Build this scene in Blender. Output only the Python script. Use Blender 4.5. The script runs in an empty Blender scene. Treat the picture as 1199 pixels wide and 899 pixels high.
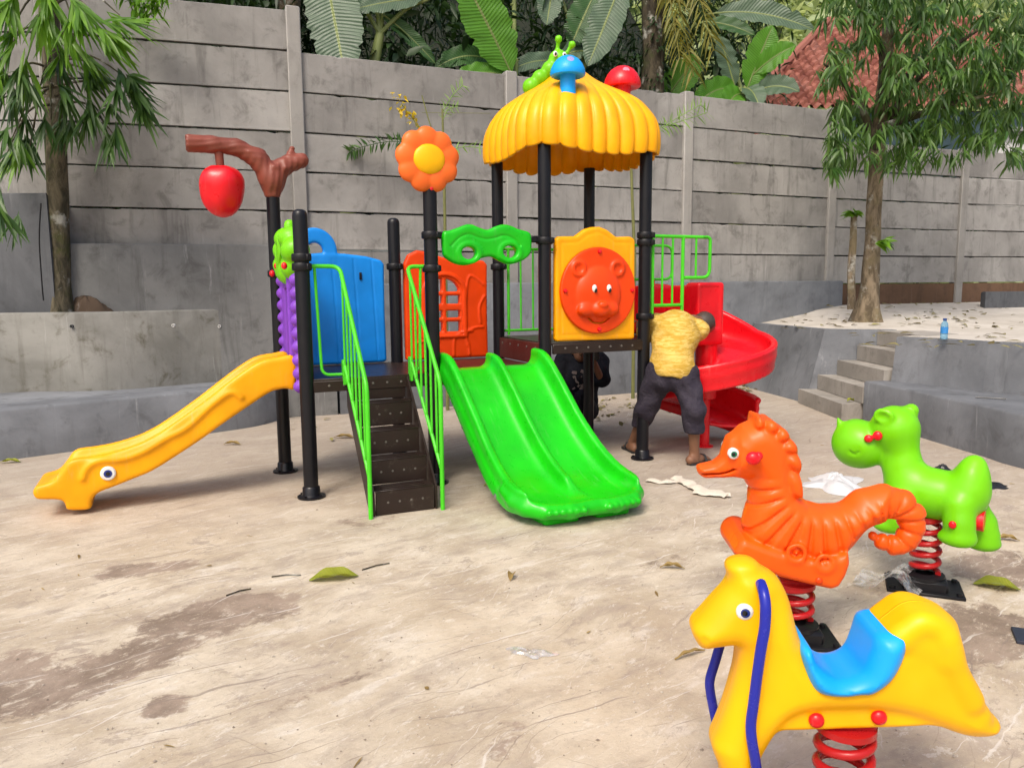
import bpy, math, random
import numpy as np
from mathutils import Vector, Matrix
random.seed(7); rng = np.random.default_rng(7)
scene = bpy.context.scene
COL = scene.collection
R_ = math.radians

# ------------------------------------------------------------------ camera
F, CX, CY, CH = 900.0, 599.5, 449.5, 1.5
PIT, ROL = R_(7.2), R_(0.5)
_f = Vector((0, math.cos(PIT), -math.sin(PIT)))
_u0 = Vector((0, math.sin(PIT), math.cos(PIT)))
_r0 = Vector((1, 0, 0))
_r = math.cos(ROL)*_r0 - math.sin(ROL)*_u0
_u = math.sin(ROL)*_r0 + math.cos(ROL)*_u0
cam_d = bpy.data.cameras.new('camera'); cam = bpy.data.objects.new('camera', cam_d); COL.objects.link(cam)
m = Matrix.Identity(4)
for i in range(3):
    m[i][0], m[i][1], m[i][2] = _r[i], _u[i], -_f[i]
m[2][3] = CH
cam.matrix_world = m
cam_d.sensor_width = 36; cam_d.lens = 36*F/1199; cam_d.sensor_fit = 'HORIZONTAL'
cam_d.clip_start = 0.05; cam_d.clip_end = 500
scene.camera = cam

def ray(x, y):
    x, y = float(x), float(y)
    return _f + (x-CX)/F*_r - (y-CY)/F*_u
def gnd(x, y, z=0.0):           # point of height z seen at a photo pixel
    d = ray(x, y); t = (z-CH)/d.z
    return Vector((d.x*t, d.y*t, z))
def dep(x, y, Y):               # point at distance Y seen at a photo pixel
    Y = float(Y)
    d = ray(x, y); t = Y/d.y
    return Vector((d.x*t, Y, CH+d.z*t))
def on_plane(O, ang, x, y, off=0.0):
    """photo pixel -> (s, z) in the vertical plane through O whose horizontal axis has heading ang (off = shift along its normal)"""
    h = Vector((math.cos(ang), math.sin(ang), 0)); n = Vector((-math.sin(ang), math.cos(ang), 0))
    d = ray(x, y); C = Vector((0, 0, CH)); o = Vector((O[0], O[1], 0)) + n*off
    t = (o-C).dot(n)/d.dot(n); p = C + d*t
    return ((p-o).dot(h), p.z)

# ------------------------------------------------------------------ scene helpers
def link(o, parent=None):
    COL.objects.link(o)
    if parent: o.parent = parent
    return o
def tag(o, label=None, cat=None, group=None, kind=None):
    if label: o['label'] = label
    if cat: o['category'] = cat
    if group: o['group'] = group
    if kind: o['kind'] = kind
    return o
def thing(name, label, cat, loc=(0,0,0), rz=0.0, group=None):
    o = bpy.data.objects.new(name, None); o.empty_display_size = .1
    o.location = loc; o.rotation_euler = (0, 0, rz)
    link(o); return tag(o, label, cat, group)
def obj(name, V, Fc, mat, parent=None, smooth=True, loc=None, rot=None):
    me = bpy.data.meshes.new(name)
    me.from_pydata([tuple(v) for v in V] if not isinstance(V, np.ndarray) else V.tolist(), [], Fc if isinstance(Fc, list) else Fc.tolist())
    me.update()
    if smooth: me.shade_smooth()
    if mat: me.materials.append(mat)
    o = bpy.data.objects.new(name, me)
    if loc is not None: o.location = loc
    if rot is not None: o.rotation_euler = rot
    return link(o, parent)
def copy_tree(o, parent=None):
    c = o.copy(); COL.objects.link(c)
    if parent: c.parent = parent
    for ch in list(o.children): copy_tree(ch, c)
    return c

class MB:
    """collects simple shapes for ONE mesh"""
    def __init__(s): s.V = []; s.F = []
    def add(s, V, Fc):
        n = len(s.V); s.V += [tuple(v) for v in V]; s.F += [tuple(i+n for i in f) for f in Fc]; return s
    def box(s, c, h, rz=0.0, M=None, b=0.0):
        """box with half sizes h; b = chamfer"""
        hx, hy, hz = h; b = min(b, .45*min(h))
        if b <= 0:
            V = [Vector((x*hx, y*hy, z*hz)) for z in (-1,1) for y in (-1,1) for x in (-1,1)]
            Fc = [(0,2,3,1),(4,5,7,6),(0,1,5,4),(2,6,7,3),(0,4,6,2),(1,3,7,5)]
        else:
            V = []; idx = {}
            for sx in (-1,1):
                for sy in (-1,1):
                    for sz in (-1,1):
                        for k in range(3):
                            p = [sx*(hx-b), sy*(hy-b), sz*(hz-b)]
                            p[k] = (sx*hx, sy*hy, sz*hz)[k]
                            idx[(sx,sy,sz,k)] = len(V); V.append(Vector(p))
            Fc = []
            def face(pts):
                c0 = sum((V[i] for i in pts), Vector())/len(pts)
                n = (V[pts[1]]-V[pts[0]]).cross(V[pts[2]]-V[pts[0]])
                Fc.append(tuple(pts) if n.dot(c0) > 0 else tuple(reversed(pts)))
            for k in range(3):
                a, bb = [q for q in range(3) if q != k]
                for sg in (-1,1):
                    q = []
                    for (s1,s2) in ((-1,-1),(1,-1),(1,1),(-1,1)):
                        t = [0,0,0]; t[k]=sg; t[a]=s1; t[bb]=s2; q.append(idx[(*t,k)])
                    face(q)
                for s1 in (-1,1):
                    for s2 in (-1,1):     # edge along axis k
                        t0=[0,0,0]; t0[a]=s1; t0[bb]=s2; t0[k]=-1; t1=list(t0); t1[k]=1
                        face([idx[(*t0,a)], idx[(*t0,bb)], idx[(*t1,bb)], idx[(*t1,a)]])
            for sx in (-1,1):
                for sy in (-1,1):
                    for sz in (-1,1): face([idx[(sx,sy,sz,k)] for k in range(3)])
        T = M if M is not None else Matrix.Rotation(rz, 3, 'Z')
        return s.add([T @ v + Vector(c) for v in V], Fc)
    def tube(s, pts, r, n=10, closed=False, cap=True):
        P = [Vector(p) for p in pts]; m = len(P)
        rr = r if isinstance(r, (list, tuple)) else [r]*m
        V = []; Fc = []; up = None
        for i in range(m):
            a = P[(i-1) % m] if (closed or i > 0) else P[i]
            b = P[(i+1) % m] if (closed or i < m-1) else P[i]
            t = (b-a).normalized()
            if up is None:
                up = Vector((0,0,1)) if abs(t.z) < .9 else Vector((1,0,0))
            sd = t.cross(up).normalized(); up = sd.cross(t).normalized()
            for k in range(n):
                w = 2*math.pi*k/n
                V.append(P[i] + rr[i]*(math.cos(w)*sd + math.sin(w)*up))
        for i in range(m if closed else m-1):
            j = (i+1) % m
            for k in range(n):
                l = (k+1) % n
                Fc.append((i*n+k, i*n+l, j*n+l, j*n+k))
        if cap and not closed:
            Fc.append(tuple(range(n-1,-1,-1))); Fc.append(tuple((m-1)*n+k for k in range(n)))
        return s.add(V, Fc)
    def lathe(s, prof, c=(0,0,0), n=24, M=None):
        """prof: (r, z) from bottom to top; closes with fans when r = 0"""
        V = []; Fc = []; c = Vector(c)
        T = M if M is not None else Matrix.Identity(3)
        for (r, z) in prof:
            for k in range(n):
                w = 2*math.pi*k/n; V.append(T @ Vector((r*math.cos(w), r*math.sin(w), z)) + c)
        for i in range(len(prof)-1):
            for k in range(n):
                l = (k+1) % n; Fc.append((i*n+k, i*n+l, (i+1)*n+l, (i+1)*n+k))
        return s.add(V, Fc)
    def ball(s, c, r, n=16, m_=10, M=None):
        rx, ry, rz = r if isinstance(r, (list, tuple)) else (r, r, r)
        V = []; Fc = []; T = M if M is not None else Matrix.Identity(3); c = Vector(c)
        for i in range(m_+1):
            ph = -math.pi/2 + math.pi*i/m_; cr = max(math.cos(ph), 1e-4)
            for k in range(n):
                w = 2*math.pi*k/n
                V.append(T @ Vector((rx*cr*math.cos(w), ry*cr*math.sin(w), rz*math.sin(ph))) + c)
        for i in range(m_):
            for k in range(n):
                l = (k+1) % n; Fc.append((i*n+k, i*n+l, (i+1)*n+l, (i+1)*n+k))
        return s.add(V, Fc)
    def prism(s, pts, y0, y1):
        """outline pts (x, z), extruded along y"""
        n = len(pts); V = [(p[0], y0, p[1]) for p in pts] + [(p[0], y1, p[1]) for p in pts]
        a = sum(pts[i][0]*pts[(i+1)%n][1]-pts[(i+1)%n][0]*pts[i][1] for i in range(n))
        idx = list(range(n)) if a > 0 else list(range(n-1,-1,-1))
        Fc = [tuple(idx), tuple(i+n for i in reversed(idx))]
        for q in range(n):
            i, j = idx[q], idx[(q+1) % n]; Fc.append((j, i, i+n, j+n))
        return s.add(V, Fc)
    def slab(s, pts, z0, z1):
        """outline pts (x, y) extruded along z; z1 may be a list"""
        n = len(pts); a = sum(pts[i][0]*pts[(i+1)%n][1]-pts[(i+1)%n][0]*pts[i][1] for i in range(n))
        P = pts if a > 0 else pts[::-1]
        V = [(p[0], p[1], z0) for p in P] + [(p[0], p[1], z1) for p in P]
        Fc = [tuple(range(n-1,-1,-1)), tuple(range(n, 2*n))]
        for i in range(n):
            j = (i+1) % n; Fc.append((i, j, j+n, i+n))
        return s.add(V, Fc)
    def build(s, name, mat, parent=None, smooth=True, **k):
        o = obj(name, s.V, s.F, mat, parent, smooth=False, **k)
        if smooth: o.data.shade_smooth(); o.data.set_sharp_from_angle(angle=R_(42))
        return o

def smooth_path(pts, n=6, closed=False):
    """Catmull-Rom through the points"""
    P = [Vector(p) for p in pts]; m = len(P); out = []
    rngs = range(m if closed else m-1)
    for i in rngs:
        if closed: a, b, c, d = P[(i-1)%m], P[i], P[(i+1)%m], P[(i+2)%m]
        else: a, b, c, d = P[max(i-1,0)], P[i], P[i+1], P[min(i+2,m-1)]
        for k in range(n):
            t = k/n
            out.append(0.5*((2*b)+(c-a)*t+(2*a-5*b+4*c-d)*t*t+(3*b-a-3*c+d)*t**3))
    if not closed: out.append(P[-1])
    return out
def sm2(pts, n=5, closed=True):
    return [(v.x, v.y) for v in smooth_path([(p[0], p[1], 0) for p in pts], n, closed)]

# ------------------------------------------------------------------ distance-field modelling
class Grid:
    def __init__(s, lo, hi, h):
        s.lo = np.array(lo, float); s.h = h
        n = np.ceil((np.array(hi)-s.lo)/h).astype(int)+1; s.n = n
        s.X = (s.lo[0]+h*np.arange(n[0])).astype(np.float32)[:,None,None]
        s.Y = (s.lo[1]+h*np.arange(n[1])).astype(np.float32)[None,:,None]
        s.Z = (s.lo[2]+h*np.arange(n[2])).astype(np.float32)[None,None,:]
def smin(a, b, k):
    if k <= 0: return np.minimum(a, b)
    q = np.maximum(k-np.abs(a-b), 0)/k
    return np.minimum(a, b)-q*q*k*.25
def smax(a, b, k): return -smin(-a, -b, k)
def cap(G, a, b, ra, rb=None, sc=(1,1,1)):
    """tapered capsule; sc squashes the axes (2 = twice as thin)"""
    rb = ra if rb is None else rb
    a = np.array(a, np.float32); b = np.array(b, np.float32); d = b-a
    px, py, pz = G.X-a[0], G.Y-a[1], G.Z-a[2]
    t = np.clip((px*d[0]+py*d[1]+pz*d[2])/max(float(d@d), 1e-9), 0, 1)
    return np.sqrt(((px-t*d[0])*sc[0])**2+((py-t*d[1])*sc[1])**2+((pz-t*d[2])*sc[2])**2)-(ra+t*(rb-ra))
def chain(G, pts, rad, k=.02):
    f = None
    for i in range(len(pts)-1):
        c = cap(G, pts[i], pts[i+1], rad[i], rad[i+1]); f = c if f is None else smin(f, c, k)
    return f
def ell(G, c, r, M=None):
    x, y, z = G.X-c[0], G.Y-c[1], G.Z-c[2]
    if M is not None:
        T = np.array(M.transposed() if hasattr(M, 'transposed') else M.T)
        x, y, z = T[0,0]*x+T[0,1]*y+T[0,2]*z, T[1,0]*x+T[1,1]*y+T[1,2]*z, T[2,0]*x+T[2,1]*y+T[2,2]*z
    k0 = np.sqrt((x/r[0])**2+(y/r[1])**2+(z/r[2])**2); k1 = np.sqrt((x/r[0]**2)**2+(y/r[1]**2)**2+(z/r[2]**2)**2)
    return k0*(k0-1)/np.maximum(k1, 1e-6)
def rbox(G, c, h, r):
    qx, qy, qz = np.abs(G.X-c[0])-h[0]+r, np.abs(G.Y-c[1])-h[1]+r, np.abs(G.Z-c[2])-h[2]+r
    return np.sqrt(np.maximum(qx,0)**2+np.maximum(qy,0)**2+np.maximum(qz,0)**2)+np.minimum(np.maximum(np.maximum(qx,qy),qz),0)-r
def poly2(U, W, pts):
    """signed distance to a polygon (negative inside); U, W broadcastable"""
    P = np.array(pts, np.float32); n = len(P)
    U, W = np.broadcast_arrays(U, W)
    d = np.full(U.shape, 1e9, np.float32); s = np.zeros(U.shape, bool)
    for i in range(n):
        a, b = P[i], P[(i+1) % n]; e = b-a
        wx, wy = U-a[0], W-a[1]
        t = np.clip((wx*e[0]+wy*e[1])/max(float(e@e), 1e-12), 0, 1)
        d = np.minimum(d, (wx-t*e[0])**2+(wy-t*e[1])**2)
        c = ((a[1] <= W) & (b[1] > W)) | ((b[1] <= W) & (a[1] > W))
        if abs(e[1]) > 1e-12:
            xi = a[0]+(W-a[1])/e[1]*e[0]; s ^= c & (U < xi)
    d = np.sqrt(d); return np.where(s, -d, d)
def line2(U, W, pts):
    """distance to a polyline and arc length at the nearest point"""
    P = np.array(pts, np.float32); U, W = np.broadcast_arrays(U, W)
    d = np.full(U.shape, 1e9, np.float32); S = np.zeros(U.shape, np.float32); L = 0.
    for i in range(len(P)-1):
        a, b = P[i], P[i+1]; e = b-a; l = float(np.sqrt(e@e))
        wx, wy = U-a[0], W-a[1]; t = np.clip((wx*e[0]+wy*e[1])/max(l*l, 1e-12), 0, 1)
        q = np.sqrt((wx-t*e[0])**2+(wy-t*e[1])**2)
        S = np.where(q < d, L+t*l, S); d = np.minimum(d, q); L += l
    return d, S
def extr(d2, w, r):
    """extrude a 2D distance: w = |y|-half; r = edge rounding"""
    a, b = d2+r, w+r
    return np.minimum(np.maximum(a, b), 0)+np.sqrt(np.maximum(a, 0)**2+np.maximum(b, 0)**2)-r
def puff(d2, Yv, half, Rr):
    """pillow: thickness falls off to the outline over Rr"""
    return (np.sqrt(np.maximum(d2/Rr+1, 0)**2+(Yv/half)**2)-1)*np.minimum(half, Rr)*.9
def surfnet(Fv, lo, h):
    n = np.array(Fv.shape); S = Fv < 0
    c = [S[i:n[0]-1+i, j:n[1]-1+j, k:n[2]-1+k] for i in (0,1) for j in (0,1) for k in (0,1)]
    anyv = c[0].copy(); allv = c[0].copy()
    for q in c[1:]: anyv |= q; allv &= q
    act = anyv & ~allv
    I = np.argwhere(act); m = len(I)
    if m == 0: return np.zeros((0,3)), np.zeros((0,4), int)
    idm = np.full(act.shape, -1, np.int64); idm[act] = np.arange(m)
    acc = np.zeros((m,3)); cnt = np.zeros(m)
    cor = np.array([(i,j,k) for i in (0,1) for j in (0,1) for k in (0,1)])
    val = [Fv[I[:,0]+q[0], I[:,1]+q[1], I[:,2]+q[2]] for q in cor]
    for a in range(8):
        for b in range(a+1, 8):
            dd = cor[b]-cor[a]
            if np.abs(dd).sum() != 1: continue
            fa, fb = val[a], val[b]; ms = (fa < 0) != (fb < 0)
            t = np.where(ms, fa/np.where(ms, fa-fb, 1), 0)
            acc += np.where(ms[:,None], cor[a]+t[:,None]*dd, 0); cnt += ms
    V = lo+h*(I+acc/cnt[:,None])
    Q = []
    for ax in range(3):
        b, cc = [(1,2),(2,0),(0,1)][ax]
        s0 = [slice(None)]*3; s1 = [slice(None)]*3
        s0[ax] = slice(0, n[ax]-1); s1[ax] = slice(1, n[ax])
        A, B = S[tuple(s0)], S[tuple(s1)]
        E = np.argwhere(A != B)
        E = E[(E[:,b] > 0) & (E[:,cc] > 0) & (E[:,b] < n[b]-1) & (E[:,cc] < n[cc]-1)]
        if not len(E): continue
        def at(db, dc):
            q = E.copy(); q[:,b] += db; q[:,cc] += dc; return idm[q[:,0], q[:,1], q[:,2]]
        q4 = np.stack([at(-1,-1), at(0,-1), at(0,0), at(-1,0)], 1)
        inside = A[E[:,0], E[:,1], E[:,2]]
        q4[~inside] = q4[~inside][:, ::-1]
        Q.append(q4)
    return V, np.concatenate(Q)
def lap(V, Q, it=1, lam=.5):
    for _ in range(it):
        acc = np.zeros_like(V); cnt = np.zeros(len(V))
        for a, b in ((0,1),(1,2),(2,3),(3,0)):
            np.add.at(acc, Q[:,a], V[Q[:,b]]); np.add.at(acc, Q[:,b], V[Q[:,a]])
            np.add.at(cnt, Q[:,a], 1); np.add.at(cnt, Q[:,b], 1)
        V = V+lam*(acc/np.maximum(cnt,1)[:,None]-V)
    return V
def sdf_obj(name, fn, lo, hi, h, mat, parent=None, it=1, **k):
    G = Grid(lo, hi, h); Fv = np.broadcast_to(fn(G), tuple(G.n)).astype(np.float32).copy()
    for ax in range(3):                                   # close the surface inside the grid
        sl = [slice(None)]*3
        for e in (0, -1):
            sl[ax] = e; Fv[tuple(sl)] = np.maximum(Fv[tuple(sl)], h*.5)
    V, Q = surfnet(Fv, G.lo, h); V = lap(V, Q, it)
    return obj(name, V, Q, mat, parent, **k)

# ------------------------------------------------------------------ materials
def contour(fn, pts, amp, base=0.0):
    """outline of a rounded body seen from above: its upper edge lies on the far shoulder, its lower edge on the near one"""
    n = len(pts); out = []; a = sum(pts[i][0]*pts[(i+1)%n][1]-pts[(i+1)%n][0]*pts[i][1] for i in range(n)); sg = 1 if a > 0 else -1
    for i in range(n):
        p, q = pts[i-1], pts[(i+1)%n]; tx, ty = q[0]-p[0], q[1]-p[1]; l = math.hypot(tx, ty) or 1
        up = sg*tx/l                                   # outward normal's share that points up (photo y runs down)
        am = amp(pts[i]) if callable(amp) else amp
        out.append(fn(pts[i][0], pts[i][1], base+am*up))
    return out
class NT:
    def __init__(s, name):
        s.m = bpy.data.materials.new(name); s.m.use_nodes = True; s.t = s.m.node_tree; s.t.nodes.clear()
        s.out = s.n('ShaderNodeOutputMaterial')
    def n(s, typ, **kw):
        nd = s.t.nodes.new(typ)
        for k, v in kw.items():
            if k.startswith('i_'): s.set(nd.inputs[k[2:]], v)
            else: setattr(nd, k, v)
        return nd
    def set(s, sock, v):
        if hasattr(v, 'is_linked') or hasattr(v, 'links'): s.t.links.new(v, sock)
        elif isinstance(v, bpy.types.Node): s.t.links.new(v.outputs[0], sock)
        else: sock.default_value = v
    def math(s, op, a, b=None, c=None, clamp=False):
        nd = s.t.nodes.new('ShaderNodeMath'); nd.operation = op; nd.use_clamp = clamp
        for i, v in enumerate((a, b, c)):
            if v is not None: s.set(nd.inputs[i], v)
        return nd.outputs[0]
    def mix(s, f, a, b, mode='MIX'):
        nd = s.t.nodes.new('ShaderNodeMix'); nd.data_type = 'RGBA'; nd.blend_type = mode
        s.set(nd.inputs[0], f); s.set(nd.inputs[6], a); s.set(nd.inputs[7], b)
        return nd.outputs[2]
    def noise(s, vec, scale, detail=4, rough=.55, dist=0.0):
        nd = s.t.nodes.new('ShaderNodeTexNoise')
        if vec is not None: s.set(nd.inputs['Vector'], vec)
        nd.inputs['Scale'].default_value = scale; nd.inputs['Detail'].default_value = detail
        nd.inputs['Roughness'].default_value = rough; nd.inputs['Distortion'].default_value = dist
        return nd.outputs['Fac']
    def ramp(s, f, lo, hi, a=0.0, b=1.0):
        nd = s.t.nodes.new('ShaderNodeMapRange'); nd.interpolation_type = 'SMOOTHSTEP'
        s.set(nd.inputs[0], f); nd.inputs[1].default_value = lo; nd.inputs[2].default_value = hi
        nd.inputs[3].default_value = a; nd.inputs[4].default_value = b
        return nd.outputs[0]
    def mapping(s, vec, loc=(0,0,0), rot=(0,0,0), scale=(1,1,1)):
        nd = s.t.nodes.new('ShaderNodeMapping'); s.set(nd.inputs[0], vec)
        nd.inputs[1].default_value = loc; nd.inputs[2].default_value = rot; nd.inputs[3].default_value = scale
        return nd.outputs[0]
    def mapr(s, vec, ang, scale, loc=(0,0,0)):
        """texture axes turned by ang (degrees), then scaled: a small scale stretches the pattern along that axis"""
        nd = s.t.nodes.new('ShaderNodeMapping'); nd.vector_type = 'TEXTURE'; s.set(nd.inputs[0], vec)
        nd.inputs[1].default_value = loc; nd.inputs[2].default_value = (0,0,R_(ang)); nd.inputs[3].default_value = tuple(1/x for x in scale)
        return nd.outputs[0]
    def coord(s, which='Object'): return s.n('ShaderNodeTexCoord').outputs[which]
    def bump(s, h, strength=.3, dist=.01, normal=None):
        nd = s.t.nodes.new('ShaderNodeBump'); nd.inputs['Strength'].default_value = strength; nd.inputs['Distance'].default_value = dist
        s.set(nd.inputs['Height'], h)
        if normal is not None: s.set(nd.inputs['Normal'], normal)
        return nd.outputs[0]
    def bsdf(s, col, rough=.5, normal=None, spec=.5, **kw):
        p = s.n('ShaderNodeBsdfPrincipled'); s.set(p.inputs['Base Color'], col); s.set(p.inputs['Roughness'], rough)
        p.inputs['Specular IOR Level'].default_value = spec
        if normal is not None: s.set(p.inputs['Normal'], normal)
        for k, v in kw.items(): s.set(p.inputs[k.replace('_', ' ')], v)
        return p.outputs[0]
    def done(s, sh):
        s.t.links.new(sh, s.out.inputs[0]); return s.m
def c4(c): return (*c, 1.0)

def plastic(name, c, rough=.34, var=.14, spec=.32, dust=.018, seam=False, scuff=0.0):
    t = NT(name); v = t.coord('Object')
    n1 = t.noise(v, 3.5, 3, .5)
    col = t.mix(t.ramp(n1, .3, .7), c4([x*(1-var) for x in c]), c4([min(1, x*(1+var*.4)) for x in c]))
    n2 = t.noise(v, 14, 6, .65)
    d = t.math('MULTIPLY', t.ramp(n2, .56, .8), dust)
    col = t.mix(d, col, c4((.55,.48,.38)))
    rg = t.math('ADD', t.math('MULTIPLY', n2, .22), rough-.08)
    if scuff:
        sp_ = t.noise(t.mapping(v, scale=(22,2.2,2.2)), 2.0, 8, .7, .2); s2_ = t.noise(v, 3.0, 4, .6)
        k_ = t.math('MULTIPLY', t.ramp(sp_, .52, .68), t.math('MULTIPLY', t.ramp(s2_, .42, .62), scuff))
        col = t.mix(k_, col, c4((.62,.60,.52))); rg = t.math('ADD', rg, t.math('MULTIPLY', k_, .5))
    b = t.bump(t.noise(v, 60, 3, .5), .06, .004)
    if seam:
        y_ = t.n('ShaderNodeSeparateXYZ', i_Vector=v).outputs[1]
        b = t.bump(t.ramp(t.math('ABSOLUTE', y_), .0, .0045, 1, 0), .5, .004, b)
    b = t.bump(t.noise(v, 7, 2, .5), .12, .015, b)
    return t.done(t.bsdf(col, rg, b, spec))
def flat(name, c, rough=.5, spec=.5, metal=0.0):
    t = NT(name); v = t.coord('Object'); n = t.noise(v, 25, 4)
    col = t.mix(t.ramp(n, .3, .7), c4([x*.85 for x in c]), c4(c))
    return t.done(t.bsdf(col, rough, None, spec, Metallic=metal))
# ------------------------------------------------------------------ plastics and metals
M = {}
M['yellow'] = plastic('yellow plastic', (.95,.42,.0), .36)
M['lemon'] = plastic('lemon yellow plastic', (.93,.47,.0), .36, seam=True)
M['amber'] = plastic('amber plastic', (.92,.385,.0), .38, scuff=.10)
M['green'] = plastic('green plastic', (.010,.50,.006), .27, spec=.42, scuff=.07)
M['lime'] = plastic('lime plastic', (.17,.58,.004), .32, seam=True)
M['red'] = plastic('red plastic', (.74,.006,.014), .27, spec=.42, scuff=.08)
M['orange'] = plastic('red orange plastic', (.82,.058,.002), .34)
M['tangerine'] = plastic('tangerine plastic', (.90,.105,.004), .34, seam=True)
M['petal'] = plastic('orange petal plastic', (.88,.15,.02), .36)
M['blue'] = plastic('blue plastic', (.006,.25,.80), .36)
M['sky'] = plastic('sky blue plastic', (.008,.36,.92), .34)
M['purple'] = plastic('purple plastic', (.21,.055,.50), .42)
M['brown'] = plastic('brown plastic', (.21,.055,.035), .38)
M['black_metal'] = plastic('black painted steel', (.006,.006,.009), .30, spec=.35, dust=.01)
M['black_plastic'] = plastic('black plastic', (.007,.007,.009), .42, spec=.3, dust=.03)
M['step'] = plastic('dark brown coated step', (.024,.015,.012), .33, dust=.10)
M['maroon'] = plastic('maroon coated steel', (.085,.022,.018), .4, dust=.1)
M['rail'] = plastic('green painted tube', (.07,.56,.02), .28, dust=.04)
M['spring'] = plastic('red painted spring', (.42,.012,.014), .26, dust=.05)
M['cobalt'] = plastic('cobalt painted tube', (.018,.025,.33), .22, dust=.03)
M['white'] = flat('white eye plastic', (.80,.80,.78), .3)
M['ink'] = flat('black eye plastic', (.01,.01,.012), .2)
M['iris_blue'] = flat('dark blue iris', (.02,.04,.22), .2)
M['iris_green'] = flat('green iris', (.01,.20,.10), .2)
M['steel'] = flat('steel bolt', (.45,.45,.45), .35, metal=.9)
M['screw'] = flat('pale screw cap', (.13,.115,.10), .5)

# ------------------------------------------------------------------ the play structure (local axes: x along its front, y to the back)
SO = Vector((-1.46, 5.428, 0)); SA = R_(24.0); S = .946
play = thing('play_structure', 'big colourful climbing frame with stairs, three slides and a ribbed yellow mushroom roof', 'play structure', SO, SA)
def LY(x, y, yl): return on_plane(SO, SA, x, y, yl)
def LX(x, y, xl):                               # -> (y, z) on the plane x = xl
    s, z = on_plane(SO, SA+math.pi/2, x, y, -xl); return s, z
PR = .052
posts = {'P1': (0,0,2.045), 'P2': (-.06,.90,2.27), 'P3': (S,0,2.23), 'P4': (S-.02,S,2.09), 'P6': (2*S,0,2.60), 'P7': (2*S,S,2.60), 'P5': (3*S,0,2.60), 'P8': (3*S,S,2.60)}
clamps = {'P1': [1.715,1.65], 'P2': [1.62], 'P3': [1.885,1.64], 'P4': [1.68], 'P6': [1.86], 'P7': [1.68], 'P5': [1.92,1.86,1.24], 'P8': [1.2]}
for k, (x, y, h) in posts.items():
    b = MB(); dome = k in ('P1', 'P4')
    prof = [(PR,0.02),(PR,h-.05)] + ([(PR*.97,h-.03),(PR*.8,h-.012),(PR*.45,h-.002),(0.001,h)] if dome else [(PR,h),(.001,h)])
    b.lathe(prof, (0,0,0), 28)
    o = b.build('post', M['black_metal'], play, loc=(x, y, 0))
    f = MB().lathe([(.001,0),(.098,0),(.1,.006),(.1,.014),(.07,.018),(.064,.03),(.062,.075),(.054,.085)], (0,0,0), 28)
    for q in range(4):
        a = R_(45+90*q); f.lathe([(.012,.014),(.012,.026),(.001,.028)], (.081*math.cos(a), .081*math.sin(a), 0), 8)
    f.build('base_flange', M['black_metal'], o)
    for z in clamps[k]:
        c = MB().lathe([(.054,-.028),(.064,-.026),(.069,-.018),(.069,.018),(.064,.026),(.054,.028)], (0,0,z), 24)
        a = R_(-60); c.box((.07*math.cos(a), .07*math.sin(a), z), (.016,.02,.022), a, b=.005)
        c.build('clamp', M['black_plastic'], o)

# decks
def deck(x0, x1, z, mat):
    b = MB(); b.box(((x0+x1)/2, S/2, z-.012), ((x1-x0)/2-.004, S/2+.03, .012), b=.004)
    b.box(((x0+x1)/2, -.025, z-.055), ((x1-x0)/2-.05, .012, .04), b=.004); b.box(((x0+x1)/2, S+.025, z-.055), ((x1-x0)/2-.05, .012, .04), b=.004)
    o = b.build('deck', mat, play)
    for i in range(7):
        MB().lathe([(.009,0),(.009,.004),(.001,.006)], (x0+.16+i*(x1-x0-.32)/6, -.0375, z-.05), 8, Matrix.Rotation(R_(90), 3, 'X')).build('screw_cap', M['screw'], o)
deck(-.01, S, .86, M['step']); deck(S+.004, 2*S, .858, M['maroon']); deck(2*S+.006, 3*S+.02, 1.05, M['step'])
b = MB().box((3*S+.24, .47, 1.038), (.21, .40, .012), b=.004); b.build('slide_landing', M['step'], play)
b = MB().box((2*S-.012, S/2, .955), (.010, S/2-.06, .088), b=.004); rb = b.build('riser_board', M['maroon'], play)
for q in range(5): MB().lathe([(.011,0),(.011,.004),(.001,.006)], (2*S-.022, .13+.17*q, 1.0), 8, Matrix.Rotation(R_(-90), 3, 'Y')).build('screw_cap', M['screw'], rb)

# stairs
SX0, SX1, NST = .305, .715, 5
stairs = MB()
for sx in (SX0-.012, SX1+.012):
    stairs.prism([(.02,.845),(-.045,.845),(-.675,.16),(-.675,.0),(-.56,0.0),(.02,.64)], sx-.007, sx+.007)
stairs.V = [(v[1], v[0], v[2]) for v in stairs.V]; stairs.F = [f[::-1] for f in stairs.F]
st = stairs.build('staircase', M['step'], play)
for i in range(NST):
    yf = -.665+.16*i; z1 = .172*(i+1)-.004; z0 = .172*i+.002
    b = MB(); b.box(((SX0+SX1)/2, yf, (z0+z1)/2), ((SX1-SX0)/2-.003, .006, (z1-z0)/2), b=.002)
    if i < NST-1:
        b.box(((SX0+SX1)/2, yf+.077, z1-.005), ((SX1-SX0)/2-.003, .083, .006), b=.003)
        for rr in range(3): b.box(((SX0+SX1)/2, yf+.02+.045*rr, z1+.003), ((SX1-SX0)/2-.05, .006, .002), b=.001)
    o = b.build('step', M['step'], st)
    for q in range(4): MB().lathe([(.008,0),(.008,.002),(.001,.003)], (SX0+.085+q*.08, yf-.006, (z0+z1)/2), 8, Matrix.Rotation(R_(90), 3, 'X')).build('rivet', M['screw'], o)

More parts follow.
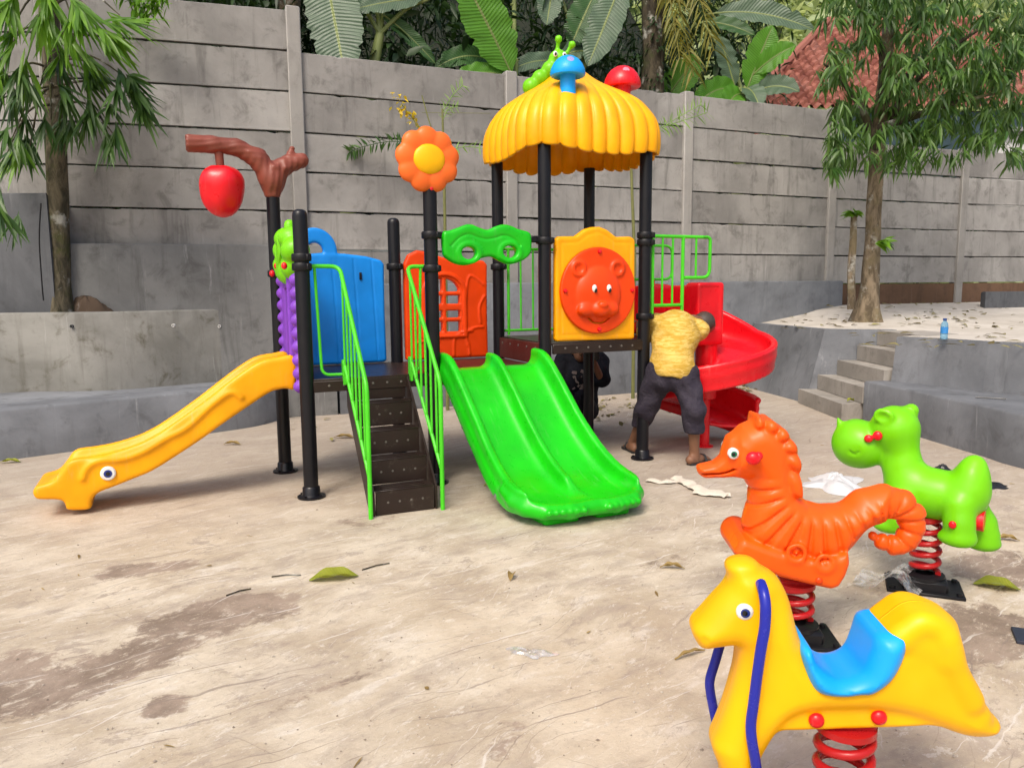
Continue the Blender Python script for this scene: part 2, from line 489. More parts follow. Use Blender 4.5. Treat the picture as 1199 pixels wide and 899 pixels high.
# stair rails
def arc_path(pts, r=.05, n=6):
    """polyline with rounded corners"""
    P = [Vector(p) for p in pts]; out = [P[0]]
    for i in range(1, len(P)-1):
        a, b, c = P[i-1], P[i], P[i+1]
        q = min(r, .45*(a-b).length, .45*(c-b).length)
        p0 = b+(a-b).normalized()*q; p1 = b+(c-b).normalized()*q
        for k in range(n+1):
            t = k/n; out.append((1-t)**2*p0+2*t*(1-t)*b+t*t*p1)
    out.append(P[-1]); return out
for side in (0, 1):
    x = .262 if side == 0 else .758; yt = -.02; px = .055 if side == 0 else S-.055; d = 1 if side == 0 else -1
    b = MB(); r = .0155
    b.tube(arc_path([(px,0,1.655),(x,0,1.655),(x,-.71,.875),(x,-.71,.0)], .07), r, 10)
    b.tube(arc_path([(px+.03*d,0,1.65),(px+.055*d,0,.885),(x,-.02,.885)], .06), .011, 8)
    b.tube([(x,-.03,.985),(x,-.71,.27)], .013, 8)
    b.box((x, -.03, .90), (.012,.03,.09), b=.004)
    for q in range(6):
        t = (q+.35)/6; yy = -.03-.66*t
        zt = 1.645+(.875-1.655)*(-yy/.71); zb = .985+(.27-.985)*((-.03-yy)/.68)
        b.tube([(x,yy,zt),(x,yy,zb)], .0085, 8)
    b.build('handrail', M['rail'], play)

# rails round the high deck
b = MB()
b.tube(arc_path([(2*S+.06,S,1.84),(3*S-.06,S,1.84)], .03), .014, 8); b.tube([(2*S+.06,S,1.10),(3*S-.06,S,1.10)], .012, 8)
for q in range(7): b.tube([(2*S+.10+q*.125,S,1.84),(2*S+.10+q*.125,S,1.06 if q in (0,6) else 1.10)], .014 if q in (0,6) else .009, 8)
b.build('guard_rail', M['rail'], play)
b = MB(); x0 = 3*S+.05
b.tube([(x0,.0,1.915),(x0+.60,.0,1.915)], .015, 8)
b.tube(arc_path([(x0+.55,.0,1.915),(x0+.63,.0,1.915),(x0+.63,.0,1.565),(x0+.355,.0,1.565)], .08), .015, 8)
b.tube([(x0+.34,.0,1.915),(x0+.34,.0,1.21)], .0155, 8); b.tube([(x0+.03,.0,1.33),(x0+.34,.0,1.33)], .014, 8); b.tube([(x0+.03,0,1.915),(x0+.03,0,1.25)], .014, 8)
for q in (.13,.235): b.tube([(x0+q,0,1.915),(x0+q,0,1.33)], .0095, 8)
b.tube([(x0+.48,0,1.915),(x0+.48,0,1.565)], .0095, 8)
b.build('guard_rail', M['rail'], play)
b = MB()
b.tube(arc_path([(x0,S-.04,1.89),(x0+.88,S-.04,1.89),(x0+.88,S-.04,1.56),(x0,S-.04,1.56)], .09), .014, 8)
for q in (.1,.25,.4,.52,.64,.76): b.tube([(x0+q,S-.04,1.89),(x0+q,S-.04,1.56 if q > .15 else 1.05)], .009, 8)
b.build('guard_rail', M['rail'], play)

# ---- ribbed mushroom roof
RC = Vector((2.5*S, S/2, 2.535)); RH = .835; NR = 32
prof = [(1.0,0.0),(1.015,.07),(1.015,.17),(1.0,.27),(.965,.37),(.91,.455),(.83,.535),(.73,.60),(.62,.655),(.51,.705),(.40,.755),(.30,.81),(.22,.865),(.15,.92),(.09,.965),(.04,.992),(.001,1.0)]
pp = [(v.x, v.y) for v in smooth_path([(p[0], p[1], 0) for p in prof], 3)]
def roof_rows(inner):
    NA = NR*10; V = []; nr = len(pp)
    for (pr, pz) in pp:
        for k in range(NA):
            th = 2*math.pi*k/NA+math.pi/NR
            c, s_ = abs(math.cos(th)), abs(math.sin(th))
            R = .650/((c**4.0+s_**4.0)**.25); corner = (2*c*s_)**3
            rib = abs(math.sin(NR*th/2))**.6
            tw = .5*max(0, (pz-.55)/.45)**1.5            # the ribs swirl into the tip
            amp = (.055*min(1, pr*1.3))
            r = R*pr*(1-amp+amp*rib)-(.018 if inner else 0)
            z = RH*pz-(.026*rib*max(0, 1-pz*4))+.055*corner*max(0, 1-pz*2.2)-(.02 if inner and pz > .1 else 0)
            V.append((RC.x+max(r,.0005)*math.cos(th+tw), RC.y+max(r,.0005)*math.sin(th+tw), RC.z+z+.02))
    return V, NA, nr
V1, NA, nr = roof_rows(False); V2, _, _ = roof_rows(True)
Fc = []
for i in range(nr-1):
    for k in range(NA):
        l = (k+1) % NA
        Fc.append((i*NA+k, i*NA+l, (i+1)*NA+l, (i+1)*NA+k))
        o2 = nr*NA; Fc.append((o2+i*NA+k, o2+(i+1)*NA+k, o2+(i+1)*NA+l, o2+i*NA+l))
for k in range(NA):
    l = (k+1) % NA; Fc.append((k, nr*NA+k, nr*NA+l, l))
roof = obj('roof', V1+V2, Fc, M['yellow'], play)

def mushroom(name, mat, c, s, spot):
    b = MB(); k_ = lambda P: [(r*s, z*s) for r, z in P]
    b.lathe(k_([(.085,-.12),(.078,.04),(.082,.11),(.088,.135)]), c, 24)
    b.lathe(k_([(.085,.128),(.15,.112),(.175,.122),(.182,.145),(.172,.19),(.148,.24),(.112,.282),(.065,.31),(.02,.32),(.001,.32)]), c, 28)
    o = b.build(name, mat, roof)
    k = MB()
    d = Vector((-.25,-.85,.62)).normalized()
    p = Vector(c)+s*(Vector((0,0,.165))+Vector((d.x*.160,d.y*.160,d.z*.150)))
    k.lathe([(.028,-.012),(.028,.004),(.001,.008)], p, 16, d.to_track_quat('Z','Y').to_matrix())
    k.build('spot', spot, o); return o
spotm = plastic('lilac spot', (.30,.30,.72), .4)
mushroom('blue_mushroom', M['sky'], (2.10,.0,3.04), .77, spotm)
mushroom('red_mushroom', M['red'], (2.80,.32,3.08), .88, plastic('pink spot', (.75,.22,.30), .4))
# caterpillar climbing the roof behind the blue mushroom
def cat_f(G):
    f = ell(G, (2.28,.50,3.40), (.088,.085,.085))
    for p, r in (((2.21,.52,3.32),.075),((2.13,.55,3.25),.072),((2.06,.58,3.18),.075)): f = smin(f, ell(G, p, (r,r,r)), .02)
    for dx, dz, l in ((-.01,.0,0),(.085,-.03,0)):
        f = smin(f, cap(G, (2.27+dx*.6,.50,3.445+dz), (2.275+dx*1.3,.47,3.55+dz), .018), .015); f = smin(f, ell(G, (2.275+dx*1.35,.465,3.56+dz), (.032,.032,.032)), .008)
    return f
ca = sdf_obj('caterpillar', cat_f, (1.78,.35,2.95), (2.5,.76,3.76), .012, M['lime'], roof)
for dx in (-.045, .04):
    e = MB().ball((2.255+dx,.424,3.425), (.020,.013,.024)).build('eye', M['white'], ca)
    MB().ball((2.252+dx,.413,3.422), (.010,.008,.013), 10, 8).build('pupil', M['ink'], e)

# ---- front panels
mask = [(87,115),(130,100),(180,82),(225,65),(260,65),(300,82),(350,95),(400,75),(440,65),(480,70),(530,92),(580,105),(602,125),(607,190),(600,235),(565,270),(510,293),(465,297),(420,280),(375,255),(330,258),(285,275),(245,300),(195,303),(140,285),(100,255),(88,220)]
mo = sm2([LY(500+p[0]/4.993, 250+p[1]/4.993, -.02) for p in mask], 4)
holes = [LY(500+238/4.993, 250+232/4.993, -.02), LY(500+478/4.993, 250+225/4.993, -.02)]
def mask_f(G):
    d2 = poly2(G.X, G.Z, mo); f = extr(d2, np.abs(G.Y+.02)-.036, .028)
    for h in holes:
        q = np.sqrt(((G.X-h[0])/1.25)**2+(G.Z-h[1])**2)
        f = smin(f, np.maximum(np.abs(q-.068)-.014, np.abs(G.Y+.05)-.014), .012)      # raised rim
        f = smax(f, .046-q, .012)
    # brow line pressed into the face
    br = [LY(500+x/4.993, 250+y/4.993, -.05) for x, y in ((140,190),(190,140),(245,122),(300,140),(345,150),(400,142),(450,128),(510,150),(545,190))]
    dl, _ = line2(G.X, G.Z, sm2(br, 4, False)); f = np.maximum(f, -np.maximum(dl-.007, np.abs(G.Y+.056)-.008)*1.0)
    return f
mk = sdf_obj('mask_panel', mask_f, (.98,-.12,1.6), (1.84,.06,2.04), .0075, M['green'], play, it=2)
b = MB()
for xx, zz in ((S+.04,1.885),(S+.075,1.885),(2*S-.06,1.87),(2*S-.10,1.87)): b.box((xx,-.005,zz), (.034,.022,.026), b=.008)
b.build('panel_bracket', M['black_plastic'], play)

yel = [(50,170),(70,152),(180,150),(205,132),(240,105),(290,90),(340,88),(390,108),(430,140),(450,155),(540,152),(565,165),(572,185),(570,500),(568,815),(555,826),(300,834),(60,842),(47,830),(48,500)]
yo = [LY(640+p[0]/5.617, 250+p[1]/5.617, 0) for p in yel]
dc = LY(640+320/5.617, 250+507/5.617, 0); dr = .352
def bear_plate_f(G):
    d2 = poly2(G.X, G.Z, yo); f = extr(d2, np.abs(G.Y)-.032, .02)
    gl = np.abs(d2+.05); f = np.maximum(f, -np.maximum(gl-.006, np.abs(G.Y+.036)-.008))
    return f
bp = sdf_obj('bear_panel', bear_plate_f, (1.92,-.07,1.0), (2.79,.06,2.02), .0085, M['amber'], play, it=1)
def bear_disc_f(G):
    x, z = G.X-dc[0], G.Z-dc[1]; q = np.sqrt(x*x+z*z)
    f = extr(q-dr, np.abs(G.Y+.045)-.02, .012)
    C = lambda dx, dz, y=-.06: (dc[0]+dx, y, dc[1]+dz)
    f = smin(f, ell(G, C(-.005,-.03), (.21,.055,.225)), .012)
    f = smin(f, ell(G, C(-.03,.01), (.16,.06,.15)), .02)
    for sx in (-1, 1):
        e = np.sqrt((x-sx*.182+.01)**2+(z-.178)**2)
        f = smin(f, np.sqrt((e-.052)**2+(G.Y+.062)**2)-.02, .012)
        f = smin(f, ell(G, C(sx*.115-.02,-.155,-.085), (.075,.04,.052)), .03)
    f = smin(f, ell(G, C(-.005,-.15,-.10), (.085,.055,.065)), .02)
    f = smin(f, ell(G, C(-.005,-.115,-.14), (.046,.03,.032)), .008)
    mth = [(dc[0]-.10,dc[1]-.225),(dc[0]-.05,dc[1]-.26),(dc[0],dc[1]-.268),(dc[0]+.05,dc[1]-.26),(dc[0]+.10,dc[1]-.225)]
    dl, _ = line2(G.X, G.Z, mth); f = np.maximum(f, -(np.sqrt(dl**2+(np.minimum(G.Y+.115, 0)*.3)**2)-.006))
    return f
bd = sdf_obj('bear_disc', bear_disc_f, (dc[0]-.38,-.19,dc[1]-.38), (dc[0]+.38,-.015,dc[1]+.38), .0075, M['orange'], bp, it=1)
for sx in (-1, 1):
    e = MB().ball((dc[0]-.008+sx*.068,-.118,dc[1]+.018), (.021,.018,.031)).build('eye', M['white'], bp)
    MB().ball((dc[0]-.004+sx*.066,-.130,dc[1]+.002), (.012,.012,.019), 12, 8).build('pupil', M['ink'], e)
for a in (90, 0, 180, 270):
    MB().lathe([(.018,0),(.018,.01),(.012,.02),(.001,.022)], (dc[0]+.315*math.cos(R_(a)),-.062,dc[1]+.315*math.sin(R_(a))), 12, Matrix.Rotation(R_(90),3,'X')).build('bolt', M['red'], bp)

# ---- back panels
blo = [(.06,.87),(.06,1.72),(.10,1.77),(.30,1.79),(.50,1.785),(.68,1.765),(.80,1.735),(.83,1.70),(.825,1.3),(.83,.88),(.80,.865),(.09,.865)]
def blue_f(G):
    d2 = poly2(G.X, G.Z, blo); f = extr(d2, np.abs(G.Y-S)-.035, .025)
    for gx in (.22,.40,.58,.73):
        f = np.maximum(f, -(np.sqrt((G.X-gx-.02*np.sin(G.Z*2.2))**2+(G.Y-S+.038)**2)-.009)-np.maximum(G.Z-1.74,0)*2)
    q = np.sqrt((G.X-.255)**2+((G.Z-1.80)*.95)**2)
    ring = extr(np.abs(q-.125)-.058, np.abs(G.Y-S)-.032, .02)
    return smin(f, np.where(G.Z > 1.70, ring, 1.0), .015)
sdf_obj('blue_panel', blue_f, (.0,S-.07,.84), (.88,S+.07,2.02), .009, M['blue'], play)
MB().box((.62,S-.042,1.60), (.01,.006,.03), b=.003).build('panel_bracket', M['black_plastic'], play)

rdo = [(1.0,.88),(1.0,1.70),(1.04,1.78),(1.12,1.82),(1.22,1.81),(1.34,1.765),(1.45,1.745),(1.60,1.74),(1.74,1.735),(1.775,1.70),(1.77,1.3),(1.775,.89),(1.75,.87),(1.02,.87)]
def red_f(G):
    d2 = poly2(G.X, G.Z, rdo); f = extr(d2, np.abs(G.Y-S)-.034, .022)
    wx, wz = 1.36, 1.33
    x, z = G.X-wx, G.Z-wz
    arch = np.where(z < .12, np.maximum(np.abs(x)-.145, -z-.22), np.sqrt(x*x+((z-.12)*1.15)**2)-.145)
    bars = np.minimum(np.abs(x)-.018, np.minimum(np.abs(z-.115)-.018, np.minimum(np.abs(z+.005)-.03, np.abs(z+.115)-.018)))
    f = np.maximum(f, -np.maximum(np.maximum(arch, -bars), np.abs(G.Y-S)-.2))
    fr = np.maximum(np.abs(arch-.045)-.016, np.abs(G.Y-S+.035)-.013)       # raised arch frame
    f = smin(f, fr+np.maximum(-.22-.05-z, 0), .01)
    for pts in (((1.56,1.40),(1.60,1.60),(1.73,1.52)), ((1.57,.98),(1.57,1.10),(1.66,1.14),(1.72,1.14)), ((1.70,1.18),(1.69,1.32),(1.74,1.42)), ((1.44,.90),(1.45,1.05),(1.52,1.10),(1.62,1.11)), ((1.10,.92),(1.10,1.02),(1.30,1.03)), ((1.58,1.0),(1.59,.90))):
        dl, _ = line2(G.X, G.Z, sm2(pts, 4, False)); f = smin(f, np.sqrt(dl**2+(G.Y-S+.034)**2)-.010, .008)
    return f
sdf_obj('window_panel', red_f, (.96,S-.07,.84), (1.82,S+.06,1.86), .0085, M['orange'], play, it=1)

# ---- purple grape arch on the left end, green leaf above
def purple_f(G):
    y, z = G.Y, G.Z
    fr = np.maximum(np.abs(y-.44)-.37, np.abs(z-1.18)-.43)
    hole = np.maximum(np.abs(y-.44)-.22, z-1.50)
    w = np.abs(G.X+.0)-.045
    f = extr(np.maximum(fr, -hole), w, .02)
    for i in range(9):
        zz = .80+.095*i
        for yy in (.09,.79): f = smin(f, ell(G, (-.012,yy,zz), (.072,.052,.052)), .012)
    f = smin(f, np.maximum(np.abs(y-.30)-.02, np.maximum(np.abs(z-1.2)-.4, np.abs(G.X+.02)-.05)), .02)
    return f
gr = sdf_obj('grape_panel', purple_f, (-.12,.0,.72), (.10,.88,1.64), .012, M['purple'], play)
def leaf_f(G):
    f = None
    for yy, zz, r in ((.25,1.66,.10),(.40,1.63,.11),(.55,1.64,.11),(.66,1.68,.09),(.20,1.77,.10),(.62,1.79,.10),(.30,1.86,.09),(.52,1.87,.09),(.42,1.76,.15)):
        e = ell(G, (-.01,yy,zz), (.105,r,r)); f = e if f is None else smin(f, e, .015)
    f = smin(f, cap(G, (-.01,.41,1.85), (-.01,.43,1.97), .045, .04), .02)
    for a, bb in (((.42,1.60),(.42,1.86)),((.42,1.66),(.25,1.78)),((.42,1.66),(.60,1.78))):
        f = smin(f, cap(G, (-.108,a[0],a[1]), (-.10,bb[0],bb[1]), .014, .008), .01)
    return f
lf = sdf_obj('leaf_panel', leaf_f, (-.15,.05,1.5), (.13,.80,2.04), .011, M['lime'], play)
for yy, zz in ((.10,1.66),(.50,1.67),(.80,1.62)):
    MB().ball((-.105,yy,zz), (.022,.026,.026), 12, 8).build('bolt', M['red'], lf)

# ---- flower on the post
fc = Vector((S-.02,-.03,2.425))
def flower_f(G):
    f = None
    for i in range(9):
        a = 2*math.pi*i/9+.2
        e = ell(G, (fc.x+.158*math.cos(a), fc.y, fc.z+.158*math.sin(a)*.96), (.088,.046,.088)); f = e if f is None else smin(f, e, .012)
    f = smin(f, ell(G, (fc.x,fc.y,fc.z), (.17,.038,.16)), .02)
    return f
fl = sdf_obj('flower', flower_f, (fc.x-.27,fc.y-.1,fc.z-.27), (fc.x+.27,fc.y+.1,fc.z+.27), .0085, M['petal'], play)
MB().ball((fc.x,fc.y-.034,fc.z), (.122,.036,.108), 28, 14).build('flower_centre', M['lemon'], fl)
MB().lathe([(.012,0),(.012,.01),(.001,.014)], (fc.x,fc.y-.07,fc.z-.215), 10, Matrix.Rotation(R_(90),3,'X')).build('bolt', M['red'], fl)

# ---- branch with apple on the tall left post
bx, by, bz = posts['P2']
def branch_f(G):
    P = lambda s, z, y=0: (bx+s, by+y, z)
    f = cap(G, P(0,bz-.03), P(0,bz+.10), .062, .072)
    f = smin(f, chain(G, [P(0,bz+.08),P(-.10,bz+.24),P(-.25,bz+.315),P(-.42,bz+.325),P(-.60,bz+.325)], [.085,.075,.062,.060,.068], .03), .05); f = smax(f, bx-.615-G.X, .01)
    f = smin(f, chain(G, [P(0,bz+.08),P(.09,bz+.19),P(.235,bz+.245)], [.085,.066,.058], .03), .05)
    f = smin(f, cap(G, P(.12,bz+.22), P(.165,bz+.33), .04, .022), .03)
    for s, z, y in ((-.16,bz+.27,-.05),(.02,bz+.17,-.07),(.10,bz+.17,-.06)): f = smin(f, ell(G, P(s,z,y), (.03,.025,.025)), .015)
    g1 = np.sin(G.Z*150+5*np.sin(G.X*7)+20*G.Y); g2 = np.sin((G.X-bx)*130+60*G.Y+3*np.sin(G.Z*9)); w_ = np.clip((G.Z-bz-.20)/.08, 0, 1); return f+.0035*(g1*w_+g2*(1-w_))
br = sdf_obj('branch', branch_f, (bx-.68,by-.14,bz-.06), (bx+.34,by+.14,bz+.42), .011, M['brown'], play)
ax, az = bx-.375, bz-.02
def apple_f(G):
    x, y, z = G.X-ax, G.Y-by, G.Z-az
    th = np.arctan2(y, x); lob = 1+.05*np.cos(5*th)*np.clip(z*6, -.6, 1)
    rz = .20; t = np.clip(z/rz, -1, 1)
    r = .168*np.sqrt(np.maximum(1-np.abs(t)**2.6, 0))*(1+.15*t)*lob*.97
    d = np.sqrt(x*x+y*y)-r
    f = np.maximum(d*.8, np.abs(z)-rz)
    return np.maximum(f, -ell(G, (ax,by,az+.20), (.07,.07,.05)))
sdf_obj('apple', apple_f, (ax-.22,by-.22,az-.22), (ax+.22,by+.22,az+.22), .011, M['red'], br, it=3)
MB().tube([(ax,by,az+.13),(ax-.01,by,az+.30)], [.028,.034], 12).build('stem', M['brown'], br)

# ---- yellow slide with an animal head at its end
ys0, ys1 = .22, .66
yel_out = [(1150,100),(1080,100),(1000,118),(900,183),(760,292),(620,392),(540,440),(470,470),(380,497),(300,512),(240,520),(205,535),(180,570),(150,606),(120,622),(78,634),(62,660),(80,688),(140,690),(182,694),(198,712),(208,733),(300,730),(308,695),(335,662),(400,636),(480,604),(560,570),(660,508),(760,442),(860,370),(960,302),(1010,268),(1060,240),(1110,230),(1150,228)]
yop = sm2([LY(20+p[0]/3.526, 390+p[1]/3.526, ys0) for p in yel_out], 3)
floor_c = [(1160,150),(1080,152),(1000,172),(900,236),(760,345),(620,440),(470,515),(300,556),(200,575),(150,618),(60,632)]
yfl = sm2([LY(20+p[0]/3.526, 390+p[1]/3.526, ys0) for p in floor_c], 3, False)
def yslide_f(G):
    d2 = poly2(G.X, G.Z, yop); ym = (ys0+ys1)/2
    f = extr(d2, np.abs(G.Y-ym)-(ys1-ys0)/2, .028)
    tr = poly2(G.X, G.Z, yfl+[(yfl[-1][0]-.1,yfl[-1][1]+.3),(yfl[-1][0],1.6),(.3,1.6),(.3,yfl[0][1])])
    f = smax(f, -extr(tr, np.abs(G.Y-ym)-.155, .07), .03)
    under = [LY(20+x/3.526, 390+y/3.526, ys0) for x, y in ((1180,190),(1060,195),(960,262),(760,402),(560,532),(430,590),(430,900),(1180,900))]
    f = smax(f, -extr(poly2(G.X, G.Z, under), np.abs(G.Y-ym)-.16, .04), .02)
    # raised band along the flank
    bn = [LY(20+x/3.526, 390+y/3.526, ys0) for x, y in ((925,265),(880,245),(800,300),(700,390),(620,432),(520,490),(430,520),(340,528),(290,555),(270,600))]
    dl, _ = line2(G.X, G.Z, sm2(bn, 4, False)); f = smin(f, np.sqrt(dl**2+(np.abs(G.Y-ym)-(ys1-ys0)/2)**2)-.016, .03)
    return f
ysl = sdf_obj('animal_slide', yslide_f, (-1.95,ys0-.05,-.02), (.03,ys1+.05,1.05), .0115, M['amber'], play, it=2)
ex, ez = LY(20+375/3.526, 390+580/3.526, ys0-.02)
e = MB().lathe([(.048,-.02),(.048,.008),(.040,.016),(.001,.018)], (ex,ys0-.004,ez), 28, Matrix.Rotation(R_(90),3,'X')).build('eye', M['white'], ysl)
MB().lathe([(.026,.012),(.026,.019),(.001,.021)], (ex,ys0-.004,ez), 24, Matrix.Rotation(R_(90),3,'X')).build('iris', M['iris_blue'], e)
MB().lathe([(.014,.02),(.014,.0225),(.001,.023)], (ex,ys0-.004,ez), 20, Matrix.Rotation(R_(90),3,'X')).build('pupil', M['ink'], e)

# ---- green double slide
gx0, gx1 = S+.06, 2*S-.045
gpath = [(.06,.862),(-.05,.855),(-.14,.80),(-.3,.66),(-.5,.475),(-.7,.31),(-.88,.195),(-1.05,.135),(-1.2,.115),(-1.42,.11)]
gps = sm2(gpath, 5, False)
def gslide_f(G):
    Y2, Z2 = G.Y[0,:,:], G.Z[0,:,:]
    d, _ = line2(Y2, Z2, gps); yy = np.array([p[0] for p in gps][::-1]); zz = np.array([p[1] for p in gps][::-1])
    v = np.where(Z2 > np.interp(Y2, yy, zz), d, -d)[None]
    wid = 1+.10*np.clip((-G.Y-.6)/.7, 0, 1)
    xm = (gx0+gx1)/2; sl = .11*np.clip((-G.Y-.05)/1.35, 0, 1); GX = G.X-sl; x = (GX-xm)/wid; hw = (gx1-gx0)/2
    f = np.maximum(np.abs(x)-hw, np.abs(v+.005)-.022)
    top = .145-.035*np.clip((-G.Y-.95)/.35, 0, 1)
    for xw, tw in ((-hw+.022,.030),(hw-.022,.030),(0,.026)):
        t_ = top if xw else top-.02-.16*np.clip((-G.Y-1.1)/.25, 0, 1)
        w = np.sqrt(np.maximum(np.abs(x-xw)-tw+.018,0)**2+np.maximum(np.maximum(v-t_+.018, -v-.03+.018),0)**2)-.018
        f = smin(f, w, .075)
    f = smin(f, np.maximum(np.abs(np.abs(x)-hw-.006)-.010, np.maximum(-v-.055, v-.0)), .02)      # outer skirt
    # rounded plan at the foot
    pl = sm2([(xm-hw*1.16,-1.0),(xm-hw*1.13,-1.15),(xm-hw*1.02,-1.29),(xm-hw*.8,-1.38),(xm-hw*.45,-1.42),(xm,-1.405),(xm+hw*.45,-1.42),(xm+hw*.8,-1.38),(xm+hw*1.02,-1.29),(xm+hw*1.13,-1.15),(xm+hw*1.16,-1.0)], 4, False)+[(gx1+.3,-.9),(gx1+.3,.2),(gx0-.3,.2),(gx0-.3,-.9)]
    f = smax(f, poly2(GX[:,:,0], np.broadcast_to(G.Y[:,:,0], GX[:,:,0].shape), pl)[:,:,None], .02)
    G2 = Grid.__new__(Grid); G2.X = GX; G2.Y = G.Y; G2.Z = G.Z; G = G2
    # rolled nose and knobs
    f = smin(f, chain(G, [(xm-hw*1.09,-1.08,.19),(xm-hw*1.06,-1.19,.14),(xm-hw*.97,-1.28,.115),(xm-hw*.78,-1.36,.10),(xm-hw*.4,-1.40,.095),(xm,-1.385,.10),(xm+hw*.4,-1.40,.095),(xm+hw*.78,-1.36,.10),(xm+hw*.97,-1.28,.115),(xm+hw*1.06,-1.19,.14),(xm+hw*1.09,-1.08,.19)], [.03,.045]+[.05]*7+[.045,.03], .02), .03)
    for sg in (-1, 1):
        for q in range(6): f = smin(f, ell(G, (xm+sg*hw*(.22+.11*q),-1.455+.006*q,.105), (.026,.022,.024)), .008)
    for c in (-.45, .45): f = smin(f, rbox(G, (xm+c*hw,-1.25,.05), (.13,.10,.07), .03), .02)
    # top lips stand proud
    return np.maximum(f, -G.Z)
gs = sdf_obj('double_slide', gslide_f, (gx0-.12,-1.53,-.015), (gx1+.26,.08,1.06), .0115, M['green'], play, it=2)
for yy, vv in ((-.42,.50),(-.98,.13)):
    MB().lathe([(.018,0),(.018,.012),(.001,.02)], (gx0-.012+.11*(-yy/1.35)-(.03 if yy<-.8 else 0),yy,vv), 12, Matrix.Rotation(R_(-90),3,'Y')).build('bolt', M['steel'], gs)

# ---- red spiral slide
AX = Vector((3.65,.19)); RO = .585
def zf(ph): return np.interp(ph/(2*math.pi), [0,.25,.5,.75,1,1.25,1.5,1.7], [1.06,1.0,.895,.725,.54,.36,.21,.14]).astype(np.float32)                     # ph: angle turned since the landing
def spiral_f(G):
    x, y = G.X-AX.x, G.Y-AX.y; r = np.sqrt(x*x+y*y); th = np.arctan2(y, x)
    base = np.mod(math.pi-th, 2*math.pi)                          # 0 at the left (landing), grows clockwise: back, right, front
    f = None
    for k in (0, 1):
        ph = base+2*math.pi*k; z0 = zf(ph); v = G.Z-z0; RO = .585-.11*np.clip((ph/(2*math.pi)-1.2)/.25, 0, 1)
        hw = .15+.33*np.clip((math.pi-ph)/(math.pi/2), 0, 1)+.10*np.clip((ph/(2*math.pi)-1.12)/.2, 0, 1); sk = .055+.11*np.clip((ph/(2*math.pi)-1.15)/.2, 0, 1)
        fl_ = np.sqrt(np.maximum(np.abs(r-(RO-.245))-.25,0)**2+np.maximum(np.abs(v-.10*np.clip((r-.42)/.22,0,1)**2)-.016,0)**2)-.004
        wl = np.sqrt(np.maximum(np.abs(r-RO)-.012,0)**2+np.maximum(np.maximum(v-hw, -sk-v),0)**2)-.008
        lip = np.sqrt((r-RO-.012)**2+(v-hw)**2)-.030
        li2 = np.sqrt((r-RO-.014)**2+(v-hw+.075)**2)-.016
        g = smin(smin(fl_, wl, .08), smin(lip, li2, .02), .02)
        end = (ph-R_(572))*r; st_ = (R_(-2)-ph)*r if k == 0 else -1.0
        g = smax(g, np.maximum(end, st_), .05); f = g if f is None else np.minimum(f, g)
    f = smin(f, np.maximum(r-.10, np.maximum(G.Z-1.20, .45-G.Z)), .03)
    return np.maximum(f, .03-G.Z)
sp = sdf_obj('spiral_slide', spiral_f, (AX.x-.72,AX.y-.72,.0), (AX.x+.72,AX.y+.72,1.62), .0135, M['red'], play, it=2)
b = MB(); b.lathe([(.048,0),(.048,.6)], (AX.x,AX.y,0), 20); b.lathe([(.001,0),(.085,0),(.085,.012),(.05,.016)], (AX.x,AX.y,0), 20)
b.build('support_pole', M['red'], sp)
def head_f(G):
    f = rbox(G, (AX.x-.045,AX.y-.02,1.24), (.148,.10,.285), .03)
    f = np.maximum(f, -rbox(G, (AX.x-.06,AX.y-.13,1.30), (.11,.02,.19), .01))
    f = smin(f, rbox(G, (AX.x-.40,AX.y+.30,1.28), (.22,.025,.22), .02), .0)
    return smin(f, rbox(G, (AX.x-.16,AX.y+.16,1.30), (.03,.16,.20), .02), .02)
sdf_obj('entry_hood', head_f, (AX.x-.68,AX.y-.2,.9), (AX.x+.2,AX.y+.4,1.58), .011, M['red'], sp)
# ------------------------------------------------------------------ spring riders
def spring_mesh(r, wire, z0, z1, turns, n=22):
    P = []; N = int(turns*n)
    for i in range(N+1):
        t = i/N; P.append((r*math.cos(2*math.pi*turns*t), r*math.sin(2*math.pi*turns*t), z0+(z1-z0)*t))
    b = MB(); b.tube(P, wire, 10); return b
def rider_base(parent, z, r, turns, a=0.0):
    turns = (z-.085)/.056
    b = MB(); b.box((0,0,.008), (.17,.12,.008), b=.004); b.box((0,0,.035), (.10,.085,.03), b=.012); b.lathe([(r+.03,.06),(r+.03,.075),(r-.02,.08)], (0,0,0), 24)
    for sx in (-1,1):
        for sy in (-1,1): b.lathe([(.014,.014),(.014,.028),(.001,.03)], (sx*.145,sy*.095,0), 6)
    b.build('base_plate', M['black_plastic'], parent, rot=(0,0,a))
    spring_mesh(r, .0135, .085, z, turns).build('spring', M['spring'], parent)
    t = MB(); t.lathe([(.001,z-.006),(r+.012,z-.006),(r+.012,z+.012),(.001,z+.014)], (0,0,0), 24); t.box((0,0,z+.018), (.07,.04,.010), b=.004); t.build('spring_plate', M['spring'], parent)
def eyeball(parent, s, y, z, r, iris, sgn=-1):
    T = Matrix.Rotation(R_(90*(-sgn)), 3, 'X')
    e = MB().lathe([(r,-.015),(r,.006),(r*.8,.011),(.001,.013)], (s,y,z), 26, T).build('eye', M['white'], parent)
    MB().lathe([(r*.55,.008),(r*.55,.0135),(.001,.0155)], (s,y,z), 22, T).build('iris', M[iris], e)
    MB().lathe([(r*.32,.012),(r*.32,.0165),(.001,.018)], (s-.002,y,z+.001), 18, T).build('pupil', M['ink'], e)

